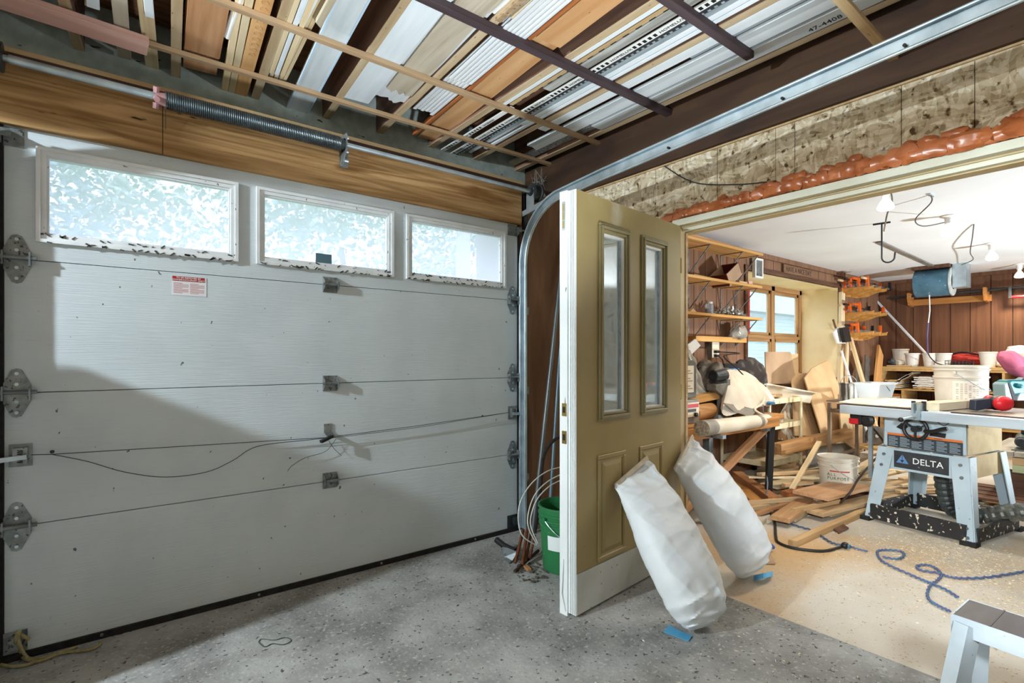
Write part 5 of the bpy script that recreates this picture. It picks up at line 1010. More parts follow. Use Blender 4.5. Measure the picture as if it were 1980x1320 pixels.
g = G(); g.prism([sp(-.125, .0, .01), sp(-.135, .0, .14), sp(-.105, .0, .16), sp(-.06, .0, .01)], vy*.11); g.build('belt_cover', M('pale_teal', '#7d989c', rough=.4), t, bevel=.006); g = G(); g.prism([sp(-.105, -.004, .15), sp(-.09, -.004, .15), sp(-.03, -.004, .01), sp(-.065, -.004, .01)], vy*.12); g.build('sanding_belt', flat('dark_belt', '#3a3a3c', .8), t)
g = G(); g.prism([sp(-.03, .002, .008), sp(.2, .002, .008), sp(.2, .002, .07), sp(.0, .002, .07)], vy*.1); g.build('roller_frame', GPAINT, t, bevel=.004); G().ball(sp(-.02, -.01, .125), .02, 10, 7).build('knob', TEAL, t, smooth=True)
m = basis(sp(-.03, .03, .315), (vx*.75-Vector((0, 0, .62))), (vx*.62+Vector((0, 0, .75)))).to_3x3().to_4x4(); G().ball(sp(-.015, .03, .30), (.155, .075, .085), 18, 11, m, wob=.15).build('dust_bag', M('pink_fabric', '#b85f7c', '#9d4a66', sc=(30, 4, 4), rough=.7), t, smooth=True, label='pink cloth dust bag'); G().cone(sp(.06, .05, .2), sp(.05, .04, .25), .025, .03, 10).build('bag_neck', flat('pink_neck', '#c97c92'), t)
t = thing('paint_can', 'dripping open paint can with a wire handle on the stand behind the saw', 'paint can', at(1641, 775, Z=.80)); c = at(1641, 775, Z=.80); m = Matrix.Translation(c)
G().lathe([(.072, 0), (.075, .004), (.075, .155), (.079, .158), (.079, .166), (.068, .166), (.066, .15)], 24, m).build('can', M('paint_streaked_tin', '#c8c4bd', '#4a443f', sc=(26, 26, 3), rough=.4, lo=.45, hi=.55), t, smooth=True); g = G(); g.tube([c+vx*(.077*math.cos(q*math.pi/12))+Vector((0, 0, .15+.085*math.sin(q*math.pi/12))) for q in range(13)], .003, 5); g.build('wire_handle', STEEL, t)
# tool stand behind the saw
t = thing('tool_stand', 'brown steel tool stand behind the left side of the saw', 'stand', (5.55, 1.95, 0)); c = at(1641, 775, Z=.80); BST = M('brown_steel', '#86705a', '#6b5846', sc=9, rough=.6)
x0, x1, y0, y1 = c.x-.05, c.x+1.05, c.y-.10, c.y+.17; wp = at(1694, 842, Y=c.y+.04)
G().box(x0, x1, y0, y1, .785, .80).build('top', BST, t)
for x in (x0+.02, x1-.02):
    for y in (y0+.02, y1-.02): G().box(x-.014, x+.014, y-.014, y+.014, 0, .775).build('leg', BST, t)
for z in (wp.z-.133, .70):
    for y in (y0+.02, y1-.02): G().box(x0+.02, x1-.02, y-.01, y+.01, z-.012, z+.012).build('cross_bar', BST, t)
    for x in (x0+.02, x1-.02): G().box(x-.01, x+.01, y0+.02, y1-.02, z-.012, z+.012).build('cross_bar', BST, t)
G().cone((wp.x-.05, wp.y, wp.z-.121), (wp.x-.05, wp.y, wp.z-.098), .17, n=20).build('round_board', BENCHW, label='round wooden board on the lower bars of the tool stand', cat='board')
t = thing('hand_truck_wheel', 'grey spoked wheel leaning inside the tool stand', 'wheel', (wp.x, wp.y, wp.z-.098)); p = wp; m = basis(p, (.6, -.75, 0), (0, 0, 1))
G().lathe([(.055, -.02), (.092, -.024), (.098, 0), (.092, .024), (.055, .02)], 24, m).build('tyre', M('dusty_tyre', '#6f675c', '#57504a', sc=14, rough=.8), t, smooth=True); g = G(); g.cone(m @ Vector((0, 0, -.02)), m @ Vector((0, 0, .025)), .018, n=10); [g.beam(m @ Vector((.015*math.cos(a), .015*math.sin(a), 0)), m @ Vector((.06*math.cos(a), .06*math.sin(a), 0)), .014, .012) for a in [k*math.pi/3 for k in range(6)]]; g.build('spokes', GPAINT, t)
G().box(*(lambda p: (p.x-.12, p.x+.14, p.y-.1, p.y+.1, 0, .17))(at(1692, 905, Z=.0))).build('carton', CREAM, label='pale carton on the floor under the tool stand', cat='carton')
# right hand work platform with tools
t = thing('work_platform', 'low plank work platform right of the table saw', 'platform', (6.2, .7, 0)); o = at(1924, 872, Z=.44)
for i in range(4): plank('plank', (o.x, o.y-.02-i*.18, .43), (o.x+1.0, o.y-.02-i*.18, .43), .175, .035, M('grey_plank_top', '#b9b0a0', '#9c9382', sc=(2, 20, 20), rough=.8) if i == 0 else bpy.data.materials['grey_plank_top'], parent=t)
GRN = M('green_treated_lumber', '#bcc49c', '#a3ad82', sc=(1.5, 20, 20), rough=.7)
for i, z in enumerate((.375, .315)): plank('beam', (o.x+.03, o.y-.10, z), (o.x+.06, o.y-.8, z), .05, .058, [PINE, GRN][i], parent=t)
plank('beam', (o.x-.0, o.y-.22, .345), (o.x+.9, o.y-.22, .345), .05, .12, GRN, parent=t, up=(0, 0, 1))
for x in (.08, .8): plank('block', (o.x+x, o.y-.05, .15), (o.x+x, o.y-.75, .15), .09, .28, BROWN, parent=t)
G().box(o.x-.30, o.x+.9, o.y-.9, o.y+.05, 0, .02).build('floor_board', PLY, label='plywood sheet on the floor under the low platform', cat='board')
t = thing('circular_saw', 'dark grey circular saw with a looped cord on the low platform', 'circular saw', (o.x+.25, o.y-.12, .45)); c = Vector((o.x+.26, o.y-.14, .45)); SG = M('grey_green_tool', '#6f7f7c', '#52605e', sc=9, rough=.4)
g = G(); m = basis(c+Vector((0, -.05, .09)), (1, 0, 0), (0, 0, 1)); g.lathe([(.02, -.03), (.085, -.03), (.09, 0), (.085, .02), (.03, .02)], 20, m); g.build('blade_guard', BLACK, t, smooth=True); G().cone(c+Vector((-.14, 0, .07)), c+Vector((.08, .02, .08)), .045, .05, 14).build('motor', SG, t, smooth=True); G().box(c.x-.16, c.x+.14, c.y-.06, c.y+.06, c.z, c.z+.008).build('sole_plate', STEEL, t)
G().tube(smooth([c+Vector((-.05, 0, .13)), c+Vector((.0, 0, .19)), c+Vector((.10, 0, .17)), c+Vector((.14, 0, .10))], 5), .018, 8).build('handle', BLACK, t, smooth=True); G().tube(smooth([c+Vector((.0, -.02, .14)), c+Vector((-.06, -.04, .21)), c+Vector((-.14, -.05, .18)), c+Vector((-.12, -.06, .04)), c+Vector((-.2, -.04, .01))], 6), .007, 6).build('power_cord', BLACK, t, smooth=True); G().cone(c+Vector((-.19, .0, .07)), c+Vector((-.14, 0, .07)), .03, .042, 12).build('motor_cap', DKSTEEL, t)
t = thing('pallet', 'small worn pallet lying behind the right legs of the saw', 'pallet', (o.x+.2, o.y+.1, 0)); 
for i in range(4): plank('slat', (o.x-.25+i*.16, o.y+.18, .10), (o.x-.25+i*.16, o.y-.65, .10), .12, .02, BROWN, parent=t)
for y in (.12, -.25, -.6): plank('stringer', (o.x-.32, o.y+y, .055), (o.x+.32, o.y+y, .055), .04, .07, BROWN, parent=t)
# ---------------------------------------------------------------- workbench at the left of the shop
BZ = .735
t = thing('workbench', 'rough wooden workbench on steel legs under the bracket shelves', 'workbench', (3.7, 2.4, 0)); BW = wood('bench_top_wood', '#c48e56', '#9c6a3a', rnd=.1)
for i in range(4): plank('top_plank', (2.90, 2.14+i*.185, BZ-.02), (4.45, 2.14+i*.185, BZ-.02), .18, .04, BW, parent=t)
plank('edge_board', (2.90, 2.03, BZ-.05), (4.30, 2.03, BZ-.05), .03, .075, BW, parent=t, up=(0, 0, 1)); 
for x0, y0, x1, y1, mt_ in ((3.05, 2.12, 3.02, 2.10, STEEL), (4.38, 2.12, 4.36, 2.14, BLACK), (3.05, 2.70, 3.05, 2.72, STEEL), (4.38, 2.72, 4.40, 2.74, BLACK)): G().beam((x0, y0, BZ-.04), (x1, y1, 0), .05, .045).build('leg', mt_, t)
G().beam((3.45, 2.13, .68), (3.45, 2.13, 0), .05, .05).build('leg', STEEL, t)
for y in (2.12, 2.70): plank('brace', (3.05, y, .12), (4.36, y, .66), .03, .07, CEDAR if y < 2.5 else BROWN, parent=t, up=(0, 0, 1))
tb = [at(1357, 828, Y=1.88), Vector((4.31, 2.10, .69))]; ax = (tb[1]-tb[0]).normalized()
t = thing('cardboard_tube', 'long pale tube with grey tape bands lying along the bench front', 'tube', (tb[0].x, tb[0].y, .66)); G().cone(tb[0], tb[1], .0505, n=24).build('tube_body', CREAM, t, smooth=True); GT = M('grey_tape', '#a39c90', '#8a8378', sc=9, rough=.5)
G().cone(tb[0]-ax*.004, tb[0]+ax*.16, .0525, n=24).build('tape_band', GT, t, smooth=True); G().cone(tb[0]-ax*.006, tb[0]-ax*.003, .050, n=24).build('end_disc', M('chipboard_end', '#a89a84', '#6f6455', sc=60, rough=.9), t)
for f in (.74, .93): p = tb[0]+(tb[1]-tb[0])*f; G().cone(p, p+ax*.07, .0525, n=24).build('tape_band', GT, t, smooth=True)
for x in (3.2, 4.1): p = tb[0]+ax*((x-tb[0].x)/ax.x); G().box(x-.02, x+.02, p.y-.06, 2.05, p.z-.075, p.z-.051).build('bracket_arm', STEEL, bpy.data.objects['workbench'])
# charger-like machine at the jamb, vise, block
t = thing('bench_machine', 'grey bench machine with a white label and a red and black panel by the jamb', 'machine', (3.08, 2.2, BZ)); mx = at(1336, 805, Y=2.16)
x0, x1 = mx.x-.22, mx.x+.07; g = G(); n = 10; P = [(x0, 2.16, BZ+.18), (x1, 2.16, BZ+.18)]+[(x1-.05+.05*math.cos(k*math.pi/2/6), 2.16, BZ+.40+.05*math.sin(k*math.pi/2/6)) for k in range(7)]+[(x0, 2.16, BZ+.45)]
g.prism(P, (0, .26, 0)); g.build('upper_housing', M('dark_grey_enamel', '#6e6e6a', '#5b5b58', sc=8, rough=.45), t, bevel=.006); G().box(x0+.02, x1+.005, 2.14, 2.40, BZ, BZ+.17).build('lower_housing', M('grey_enamel', '#8d8a82', '#77746c', sc=8, rough=.5), t, bevel=.005)
s_ = G().box(x0+.06, x1-.045, 2.153, 2.16, BZ+.22, BZ+.41).build('label_plate', flat('label_cream', '#e3dcc8'), t); g = G(); [g.box(x0+.075, x1-.06-.03*(k % 3), 2.1515, 2.153, BZ+.245+k*.018, BZ+.251+k*.018) for k in range(8)]; g.build('print_lines', flat('label_grey_print', '#8d877b'), s_)
p_ = G().box(x0+.05, x1-.01, 2.134, 2.14, BZ+.05, BZ+.15).build('control_panel', CREAM, t); g = G(); g.box(x0+.11, x1-.02, 2.131, 2.134, BZ+.115, BZ+.14); g.build('red_band', REDP, p_); g = G(); g.box(x0+.06, x1-.05, 2.131, 2.134, BZ+.085, BZ+.105); g.cone((x1-.06, 2.134, BZ+.065), (x1-.06, 2.115, BZ+.065), .014, n=10); g.build('knobs', BLACK, p_)
v = at(1392, 800, Y=2.22); t = thing('bench_vise', 'grey bench vise with a black screw bar on the workbench', 'vise', (v.x, v.y, BZ)); VG = M('vise_grey', '#8b8983', '#6d6b66', sc=12, rough=.5, metal=.3)
g = G(); g.cone((v.x+.0, v.y, BZ), (v.x, v.y, BZ+.03), .085, .08, 16); g.box(v.x+.03, v.x+.075, v.y-.045, v.y+.045, BZ+.03, BZ+.30); g.prism([(v.x-.12, v.y-.04, BZ+.22), (v.x+.04, v.y-.04, BZ+.14), (v.x+.04, v.y-.04, BZ+.27), (v.x-.12, v.y-.04, BZ+.26)], (0, .08, 0)); g.build('body', VG, t, bevel=.004)
g = G(); g.cone((v.x-.10, v.y, BZ+.32), (v.x+.05, v.y, BZ+.33), .036, .05, 14); g.tube([Vector((v.x-.10, v.y+.045*math.cos(k*.6), BZ+.32+.045*math.sin(k*.6))) for k in range(10)], .010, 6); g.build('screw_head', DKSTEEL, t); G().tube([(v.x+.02, v.y-.07, BZ+.13), (v.x+.05, v.y-.09, BZ-.02)], .007, 8).build('tommy_bar', DKSTEEL, t); G().ball((v.x+.015, v.y-.07, BZ+.14), .014, 8, 6).build('bar_knob', GALV, t)
plank('board', (v.x-.40, v.y+.04, BZ+.145), (v.x-.02, v.y+.02, BZ+.175), .06, .055, SHELFW, label='short board clamped between the bench machine and the vise', cat='board', up=(0, 0, 1)); G().cone((v.x-.40, v.y-.02, BZ+.062), (v.x-.10, v.y+.02, BZ+.062), .058, n=18).build('round_log', wood('round_log', '#c99a68', '#a87746', rnd=0), label='round wooden log lying on the bench under the clamped board', cat='log', smooth=True)
# plastic sheet on the left, dark wrapped lump, blue tool, canvas bag
FILM = M('clear_film', '#d6d2c8', '#a9a499', sc=(9, 9, 4), rough=.18, spec=.7)
g = G(); c = at(1338, 720, Y=2.50); g.grid(lambda a, b: Vector((c.x-.22+.42*a*(.35+.65*b)+.03*noise.noise(Vector((a*4, b*4, 1))), c.y-.05*b+.07*noise.noise(Vector((a*6, b*5, 3))), c.z+.26-.50*b+.04*noise.noise(Vector((a*5, b*3, 7))))), 22, 26); g.build('plastic_sheet', FILM, label='crumpled clear plastic sheet hanging by the jamb above the machine', cat='sheet', smooth=True, solid=.002)
g = G(); P = [at(u, w, Y=2.62) for u, w in ((1328, 668), (1345, 655), (1355, 668), (1332, 690))]; g.prism(P, (0, .012, 0)); g.build('white_rag', PAPER, label='white folded rag hanging high beside the jamb', cat='rag')
g = G(); g.ball(at(1372, 745, Y=2.52), (.19, .15, .19), 22, 14, wob=.55); g.build('wrapped_bundle', M('dusty_grey_wrap', '#8d867c', '#3f3a36', sc=9, rough=.4, lo=.42, hi=.58), label='dusty dark bundle in plastic wrap behind the vise', cat='bundle', smooth=True)
g = G(); g.ball(at(1446, 735, Y=2.62), (.24, .12, .20), 22, 14, wob=.45); g.build('cushion', M('dark_tufted_cloth', '#35302f', '#5d5652', sc=14, rough=.8, lo=.5, hi=.62), label='dark tufted cushion behind the canvas bag', cat='cushion', smooth=True)
p = at(1404, 718, Y=2.58); t = thing('tool_case', 'blue and black tool case behind the canvas bag', 'case', (p.x, p.y, BZ+.25)); G().box(p.x-.13, p.x+.13, p.y-.06, p.y+.06, p.z-.075, p.z+.03).build('blue_body', M('bright_blue', '#2f78b8', rough=.4), t, bevel=.008); G().box(p.x-.11, p.x+.11, p.y-.05, p.y+.05, p.z+.03, p.z+.075).build('black_lid', BLACK, t, bevel=.006); G().box(p.x-.16, p.x+.14, p.y-.06, p.y+.08, BZ, p.z-.075).build('lower_case', DKSTEEL, t)
CANV = M('pale_canvas', '#ddd3c4', '#cabfae', sc=5, rough=.85, bump=.3, bsc=26)
t = thing('canvas_bag', 'pale canvas cover heaped over tools on the workbench', 'cover', (4.05, 2.3, BZ)); pk = at(1414, 719, Y=2.34); foot = [at(u, w, Y=y) for u, w, y in ((1396, 745, 2.34), (1397, 796, 2.10), (1425, 800, 2.05), (1450, 792, 2.08), (1478, 786, 2.15), (1500, 778, 2.25), (1494, 766, 2.40), (1465, 742, 2.50), (1440, 735, 2.52), (1410, 735, 2.46))]
ff = smooth(foot+[foot[0]], 5)[:-1]; g = G(); rs = []
for i in range(13):
    f = i/12; ring_ = []
    for j, q in enumerate(ff):
        b_ = pk.lerp(q, f); bulge = math.sin(f*math.pi)*.055; d_ = (q-pk); d_.z = 0; d_ = d_.normalized() if d_.length > 1e-3 else Vector((0, 0, 1)); nn = noise.noise(Vector((q.x*5, q.y*5, f*4)))*.03*f+noise.noise(Vector((q.x*14, q.y*14, f*2)))*.014*f
        ring_.append(b_+Vector((0, 0, bulge))+d_*(bulge*.4)+Vector((0, -nn, nn)))
    rs.append(ring_)
g.rings(rs, cap=False); g.build('cover_body', CANV, t, smooth=True)
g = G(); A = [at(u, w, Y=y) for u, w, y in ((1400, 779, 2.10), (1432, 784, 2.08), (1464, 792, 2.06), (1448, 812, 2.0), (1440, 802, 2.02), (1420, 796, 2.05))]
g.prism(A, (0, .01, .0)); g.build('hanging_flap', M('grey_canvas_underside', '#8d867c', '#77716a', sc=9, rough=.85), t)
g = G(); g.grid(lambda a, b: at(1430+68*a, 777-6*a+12*b*(1-a*.5)+3*math.sin(a*9), Y=2.10+.1*a), 16, 3); g.build('folded_hem', CANV, t, smooth=True, solid=.004)
g = G(); g.ball(at(1490, 779, Y=2.16), (.05, .03, .014), 10, 6, wob=.4); g.build('blue_cloth', M('blue_cloth', '#3f7fb0', rough=.7), label='blue cloth corner peeping from under the canvas cover', cat='cloth', smooth=True)
g = G(); g.tube(smooth([at(1478, 768, Y=2.13), at(1474, 780, Y=2.08), at(1460, 790, Y=2.05), at(1468, 798, Y=2.04), at(1486, 806, Y=2.06), at(1488, 812, Y=2.07)], 6), .008, 6); g.build('strap', CREAM, label='cream strap dangling from the canvas cover over the pale tube', cat='strap', smooth=True)
cord('cord', [at(1475, 782, Y=2.12), at(1476, 800, Y=2.12), at(1483, 860, Y=2.2), at(1481, 900, Y=2.2), at(1484, 935, Y=2.1), at(1481, 965, Z=.06)], .006, M('grey_blue_cord', '#6d6f78', rough=.6), 'grey cord running down the cart post to the floor')
# white gutter channel
a, b = at(1464, 742, Y=2.60), at(1561, 760, Y=2.42); t = thing('gutter_channel', 'cream vinyl gutter channel lying across the metal cart', 'gutter', (a.x, a.y, a.z-.1)); m, Lg = frame(a, b); g = G()
g.prism([m @ Vector(p) for p in ((-Lg/2, -.085, .0), (-Lg/2, -.062, -.012), (-Lg/2, -.045, -.10), (-Lg/2, .045, -.11), (-Lg/2, .06, .0), (-Lg/2, .056, .0), (-Lg/2, .040, -.104), (-Lg/2, -.04, -.095), (-Lg/2, -.058, -.006), (-Lg/2, -.085, .006))], m.to_3x3() @ Vector((Lg, 0, 0))); g.build('channel', CREAM, t); plank('lip_strip', a+Vector((0, -.085, .006)), b+Vector((0, -.085, .006)), .03, .012, CREAM, parent=t)
# cart
t = thing('metal_cart', 'cream metal cart with three trays and pipe legs', 'cart', (5.15, 2.6, 0)); CART = M('cream_steel', '#d8cba9', '#bca982', sc=6, rough=.5, speck='#7a5f3c', ssc=30, sth=.68); X0, X1, Y0, Y1 = 4.83, 5.47, 2.36, 2.83
for x in (X0, X1):
    for y in (Y0, Y1): G().cone((x, y, .05), (x, y, .80), .016, n=10).build('leg', CART, t, smooth=True); G().box(x-.02, x+.02, y-.018, y+.018, 0, .05).build('foot', RUBBER, t)
for z in (.205, .545, .785):
    k = G().box(X0, X1, Y0, Y1, z-.012, z).build('tray', CART, t); g = G(); ring_ = [(X0, X1, Y0-.006, Y0), (X0, X1, Y1, Y1+.006)]; [g.box(q[0], q[1], q[2], q[3], z-.02, z+.03) for q in ring_]; g.box(X0-.006, X0, Y0, Y1, z-.02, z+.03); g.box(X1, X1+.006, Y0, Y1, z-.02, z+.03); g.build('tray_rim', CART, k)
for i, (y, mt_, lb) in enumerate(((2.45, TANWOOD, 'front tan offcut lying on the top tray of the cart'), (2.62, PINE, 'rear pine offcut lying on the top tray of the cart'))): plank('offcut', (4.75, y, .822+.03*i), (5.35, y+.08, .826+.03*i), .10, .025, mt_, label=lb, cat='offcut')
# sheet goods near the window
def leaning(name, P, mat, label, cat='board', y0=2.35, y1=2.62, v0=840, v1=690, th=.012):
    g = G(); P3 = [at(u, v, Y=y0+(y1-y0)*(v0-v)/(v0-v1)) for u, v in P]; g.prism(P3, (0, th, 0)); return g.build(name, mat, label=label, cat=cat)
CDB = M('brown_board', '#bd9c74', '#a9875f', sc=3, rough=.75, speck='#6b4a2a', ssc=22, sth=.74)
leaning('fibre_board', ((1482, 742), (1480, 680), (1528, 680), (1530, 683), (1540, 742)), CARD, 'square brown board standing upright before the window', y0=2.78, y1=2.83)
leaning('fibre_board', ((1531, 742), (1527, 684), (1543, 684), (1545, 742)), PLY, 'narrow plywood strip right of the square board before the window', y0=2.80, y1=2.85)
leaning('carton_flap', ((1438, 752), (1440, 704), (1460, 706), (1464, 752)), CARD, 'brown carton flap left of the square board', y0=2.74, y1=2.80); leaning('carton_flap', ((1463, 738), (1459, 704), (1475, 702), (1476, 738)), CARD, 'smaller carton flap beside the square board', y0=2.72, y1=2.78)
leaning('fibre_board', ((1537, 842), (1532, 735), (1541, 721), (1562, 721), (1600, 842)), CDB, 'tan board leaning behind the large brown board', y0=2.42, y1=2.70)
leaning('fibre_board', ((1590, 840), (1556, 731), (1570, 712), (1599, 697), (1604, 700), (1618, 735), (1630, 770), (1634, 836)), CDB, 'large brown board with a cut top corner leaning by the window recess', y0=2.30, y1=2.56)
leaning('fibre_board', ((1628, 850), (1622, 762), (1668, 798), (1668, 880)), PLY, 'plywood sheet standing behind the tool stand', y0=2.22, y1=2.30)
PEEL = M('peeling_white_paint', '#e9e2d2', '#b98f5e', sc=(16, 16, 7), rough=.7, lo=.50, hi=.54)
leaning('painted_panel', ((1508, 850), (1512, 800), (1528, 772), (1556, 758), (1562, 790), (1572, 838), (1546, 853)), PEEL, 'panel with peeling white paint behind the metal cart', y0=2.50, y1=2.66, th=.02)
for i, (u, w, mt_, lb) in enumerate(((1395, .16, GREYWOOD, 'grey board standing farthest left under the workbench'), (1412, .14, PINE_PALE, 'pale board standing under the middle of the workbench'), (1443, .16, GREYWOOD, 'broad grey board standing behind the black bench leg'), (1462, .06, BROWN, 'narrow brown board standing beside the cart'))):
    lean('board', u, 920, 2.60, u-3, 812, 2.80, w, .02, mt_, lb)
plank('timber', at(1502, 868, Y=2.30), at(1640, 838, Y=2.12), .09, .10, wood('old_timber', '#b98d5d', '#94693f', rnd=0), label='heavy square timber lying level behind the bucket', cat='timber', up=(0, 0, 1))
plank('panel', at(1560, 885, Y=2.42), at(1660, 872, Y=2.28), .02, .22, M('grey_low_panel', '#8b8377', '#766e63', sc=5), label='low grey panel behind the white bucket', cat='panel', up=(0, 0, 1))
for i, (a, b, w, lb) in enumerate((((1500, 912, .06), (1536, 905, .06), .16, 'block of wood on the floor under the cart'), ((1535, 900, .05), (1580, 893, .05), .18, 'wide pine block right of the cart on the floor'))): plank('block', at(a[0], a[1], Z=a[2]), at(b[0], b[1], Z=b[2]), w, .07, [PINE, TANWOOD][i], label=lb, cat='block')
g = G(); g.grid(lambda a, b: at(1374+26*a, 925-28*b+4*a, Z=.05+.12*b), 4, 4); g.build('green_folder', M('grey_green_card', '#8b8f78', '#757a64', sc=6, rough=.4), label='grey-green folder lying behind the rear sack', cat='folder', solid=.012)
# joint compound bucket
bp = Vector((4.91, 1.816, .0)); b = bucket('bucket', 'white compound bucket with green lettering among the lumber scraps', bp, .125, .148, .365, M('compound_bucket', '#ece3d3', '#ddd2bf', sc=4, rough=.45, speck='#9c8d74', ssc=30, sth=.75), (.80, .92))
am = math.atan2(-bp.y, -bp.x)
def around(par, r, a, z, s, size, mat):
    """lettering wrapped onto the side of a round bucket, one glyph at a time"""
    tw = size*.72/r; n = len(s); nm = []
    for i, ch in enumerate(s):
        if ch == ' ': continue
        q = a+(i-(n-1)/2)*tw; text('lettering', ch, size, mat, WM[par.name] @ basis((r*math.cos(q), r*math.sin(q), z), (-math.sin(q), math.cos(q), 0), (0, 0, 1)), par)
GRL = flat('green_letter', '#3f6d3c'); around(b, .1415, am-.32, .228, 'ALL', .034, GRL); around(b, .1395, am+.02, .196, 'PURPOSE', .034, GRL)
label_patch(b, .1430, am-.42, am+.62, .252, .262, flat('red_band_print', '#c8473b'), 'red_band', rt=.1434); label_patch(b, .136, am+.45, am+.70, .10, .15, flat('green_leaf_print', '#5f7d4c'), 'green_print', rt=.139); label_patch(b, .136, am-.3, am+.25, .165, .170, flat('grey_print', '#a8a193'), 'grey_print', rt=.1365)
# lumber heap: every stick is its own thing
def lp_(u0, v0, z0, u1, v1, z1, w, th, mat, label, **k): return plank('scrap_lumber', at(u0, v0, Z=z0), at(u1, v1, Z=z1), w, th, mat, label=label, cat='lumber', group='scrap lumber heap on the workshop floor', **k)
H = [(1532, 1050, .022, 1690, 980, .022, .048, .040, wood('square_stick', '#d3b186', '#b8915f', rnd=0), 'long square stick lying nearest in front of the scrap heap'),
 (1575, 992, .05, 1697, 962, .07, .13, .028, PINE, 'pale flat board pointing toward the saw leg, second nearest in the heap'),
 (1600, 995, .02, 1690, 972, .02, .06, .02, PINE_PALE, 'thin pale strip between the long square stick and the flat board'),
 (1566, 958, .15, 1652, 936, .15, .27, .026, wood('pinkish_board', '#dcb088', '#c9966a', rnd=0), 'broad pinkish board lying uppermost across the heap'),
 (1618, 930, .13, 1706, 944, .12, .24, .022, M('grooved_grey_board', '#a99a80', '#948467', sc=(4, 60, 60), rough=.7), 'grey finely grooved board with the saw cord over it'),
 (1508, 1004, .05, 1560, 968, .07, .13, .032, wood('short_board', '#cda47a', '#b28355', rnd=0), 'reddish short wide board at the left front of the heap'),
 (1528, 1003, .02, 1556, 985, .02, .08, .03, PINE, 'small pine piece under the reddish short wide board'),
 (1534, 987, .07, 1622, 968, .10, .030, .03, PINE, 'slim stick crossing above the reddish short board'),
 (1531, 946, .10, 1584, 854, .40, .042, .022, PINE_PALE, 'pale stick leaning up against the white compound bucket'),
 (1446, 922, .17, 1632, 924, .16, .035, .016, PINE_PALE, 'long pale lath lying level across the heap, lower one of two'),
 (1468, 917, .20, 1648, 907, .17, .060, .02, PINE, 'long pale lath lying level across the heap, upper one of two'),
 (1612, 928, .16, 1692, 884, .26, .045, .02, PINE_PALE, 'pale stick rising to the right past the bucket'),
 (1655, 926, .13, 1722, 900, .20, .05, .018, PINE_PALE, 'pale stick rising to the saw leg, right of the bucket'),
 (1660, 926, .10, 1760, 930, .10, .05, .018, PINE_PALE, 'pale level lath behind the saw leg, uppermost'),
 (1668, 934, .08, 1765, 936, .09, .05, .02, PINE, 'tan level lath behind the saw leg, second from the top'),
 (1690, 944, .06, 1768, 945, .07, .07, .02, PINE_PALE, 'pale level board behind the saw leg, third from the top'),
 (1700, 958, .03, 1775, 957, .04, .12, .02, PINE, 'pale board lying flat behind the saw base'),
 (1650, 915, .12, 1745, 903, .14, .06, .02, PINE, 'tan lath sloping slightly above the level laths behind the saw'),
 (1640, 905, .10, 1735, 888, .12, .05, .02, TANWOOD, 'tan lath farthest back behind the saw leg'),
 (1425, 918, .10, 1496, 968, .06, .09, .07, wood('red_fir', '#b57f55', '#96633c', rnd=0), 'thick red fir beam end pointing to the front, right of two'),
 (1412, 925, .05, 1462, 972, .05, .10, .05, wood('tan_fir', '#c88f52', '#a87138', rnd=0), 'thick tan fir beam pointing to the front, left of two'),
 (1416, 974, .05, 1570, 962, .08, .035, .03, PINE, 'long thin stick at the left front of the heap, upper one'),
 (1420, 988, .03, 1505, 972, .03, .05, .03, TANWOOD, 'weathered stick below the upper thin stick at the left front'),
 (1428, 1004, .02, 1535, 970, .04, .035, .03, CEDAR, 'reddish thin stick slanting at the left front of the heap'),
 (1420, 1000, .015, 1500, 985, .015, .06, .025, BROWN, 'dark brown stick lying lowest at the left of the heap'),
 (1441, 1024, .02, 1474, 1004, .02, .06, .04, GREYWOOD, 'short grey block lying apart at the left front of the heap'),
 (1486, 940, .06, 1585, 920, .06, .17, .02, M('pale_wide_board', '#d9c9a6', '#c5b28b', sc=(2, 16, 16), rough=.7), 'wide pale board lying under the long laths'),
 (1518, 955, .085, 1556, 946, .085, .07, .04, REDBROWN, 'short dark red block by the foot of the leaning stick'),
 (1620, 962, .06, 1690, 955, .07, .06, .03, BROWN, 'dark stick under the broad pinkish board'),
 (1596, 972, .04, 1668, 956, .05, .05, .03, CEDAR, 'reddish stick peeping out under the broad pinkish board'),
 (1566, 990, .02, 1640, 984, .02, .05, .02, DARK, 'dark strip lying under the pale flat board'),
 (1515, 938, .12, 1570, 932, .12, .04, .03, PINE, 'short pine stick behind the leaning stick'),
 (1700, 920, .17, 1770, 905, .18, .05, .02, PINE_PALE, 'pale lath end seen between the saw legs, upper'),
 (1705, 938, .13, 1775, 925, .13, .04, .02, PINE, 'tan lath end seen between the saw legs, lower'),
 (1738, 912, .19, 1832, 897, .20, .05, .018, PINE_PALE, 'pale lath seen between the saw legs, highest of five'),
 (1742, 926, .15, 1836, 915, .15, .05, .018, PINE, 'tan lath seen between the saw legs, second of five from the top'),
 (1740, 938, .11, 1830, 934, .11, .06, .018, PINE_PALE, 'pale lath seen between the saw legs, third of five from the top'),
 (1736, 950, .07, 1826, 946, .07, .06, .02, PINE, 'tan lath seen between the saw legs, fourth of five from the top'),
 (1730, 962, .03, 1822, 957, .03, .08, .02, PINE_PALE, 'pale lath seen between the saw legs, lowest of five'),
 (1640, 918, .20, 1735, 872, .30, .045, .02, PINE_PALE, 'pale stick rising steeply to the right behind the saw cord'),
 (1395, 962, .03, 1425, 940, .03, .10, .03, GREYWOOD, 'grey offcut beside the rear sack and the bench leg')]
for q in H: lp_(*q)
g = G(); g.ball(at(1428, 962, Z=.03), (.035, .03, .05), 10, 7, wob=.4); g.build('sanding_block', GPAINT, label='small pale worn block at the foot of the black bench leg', cat='block', smooth=True)
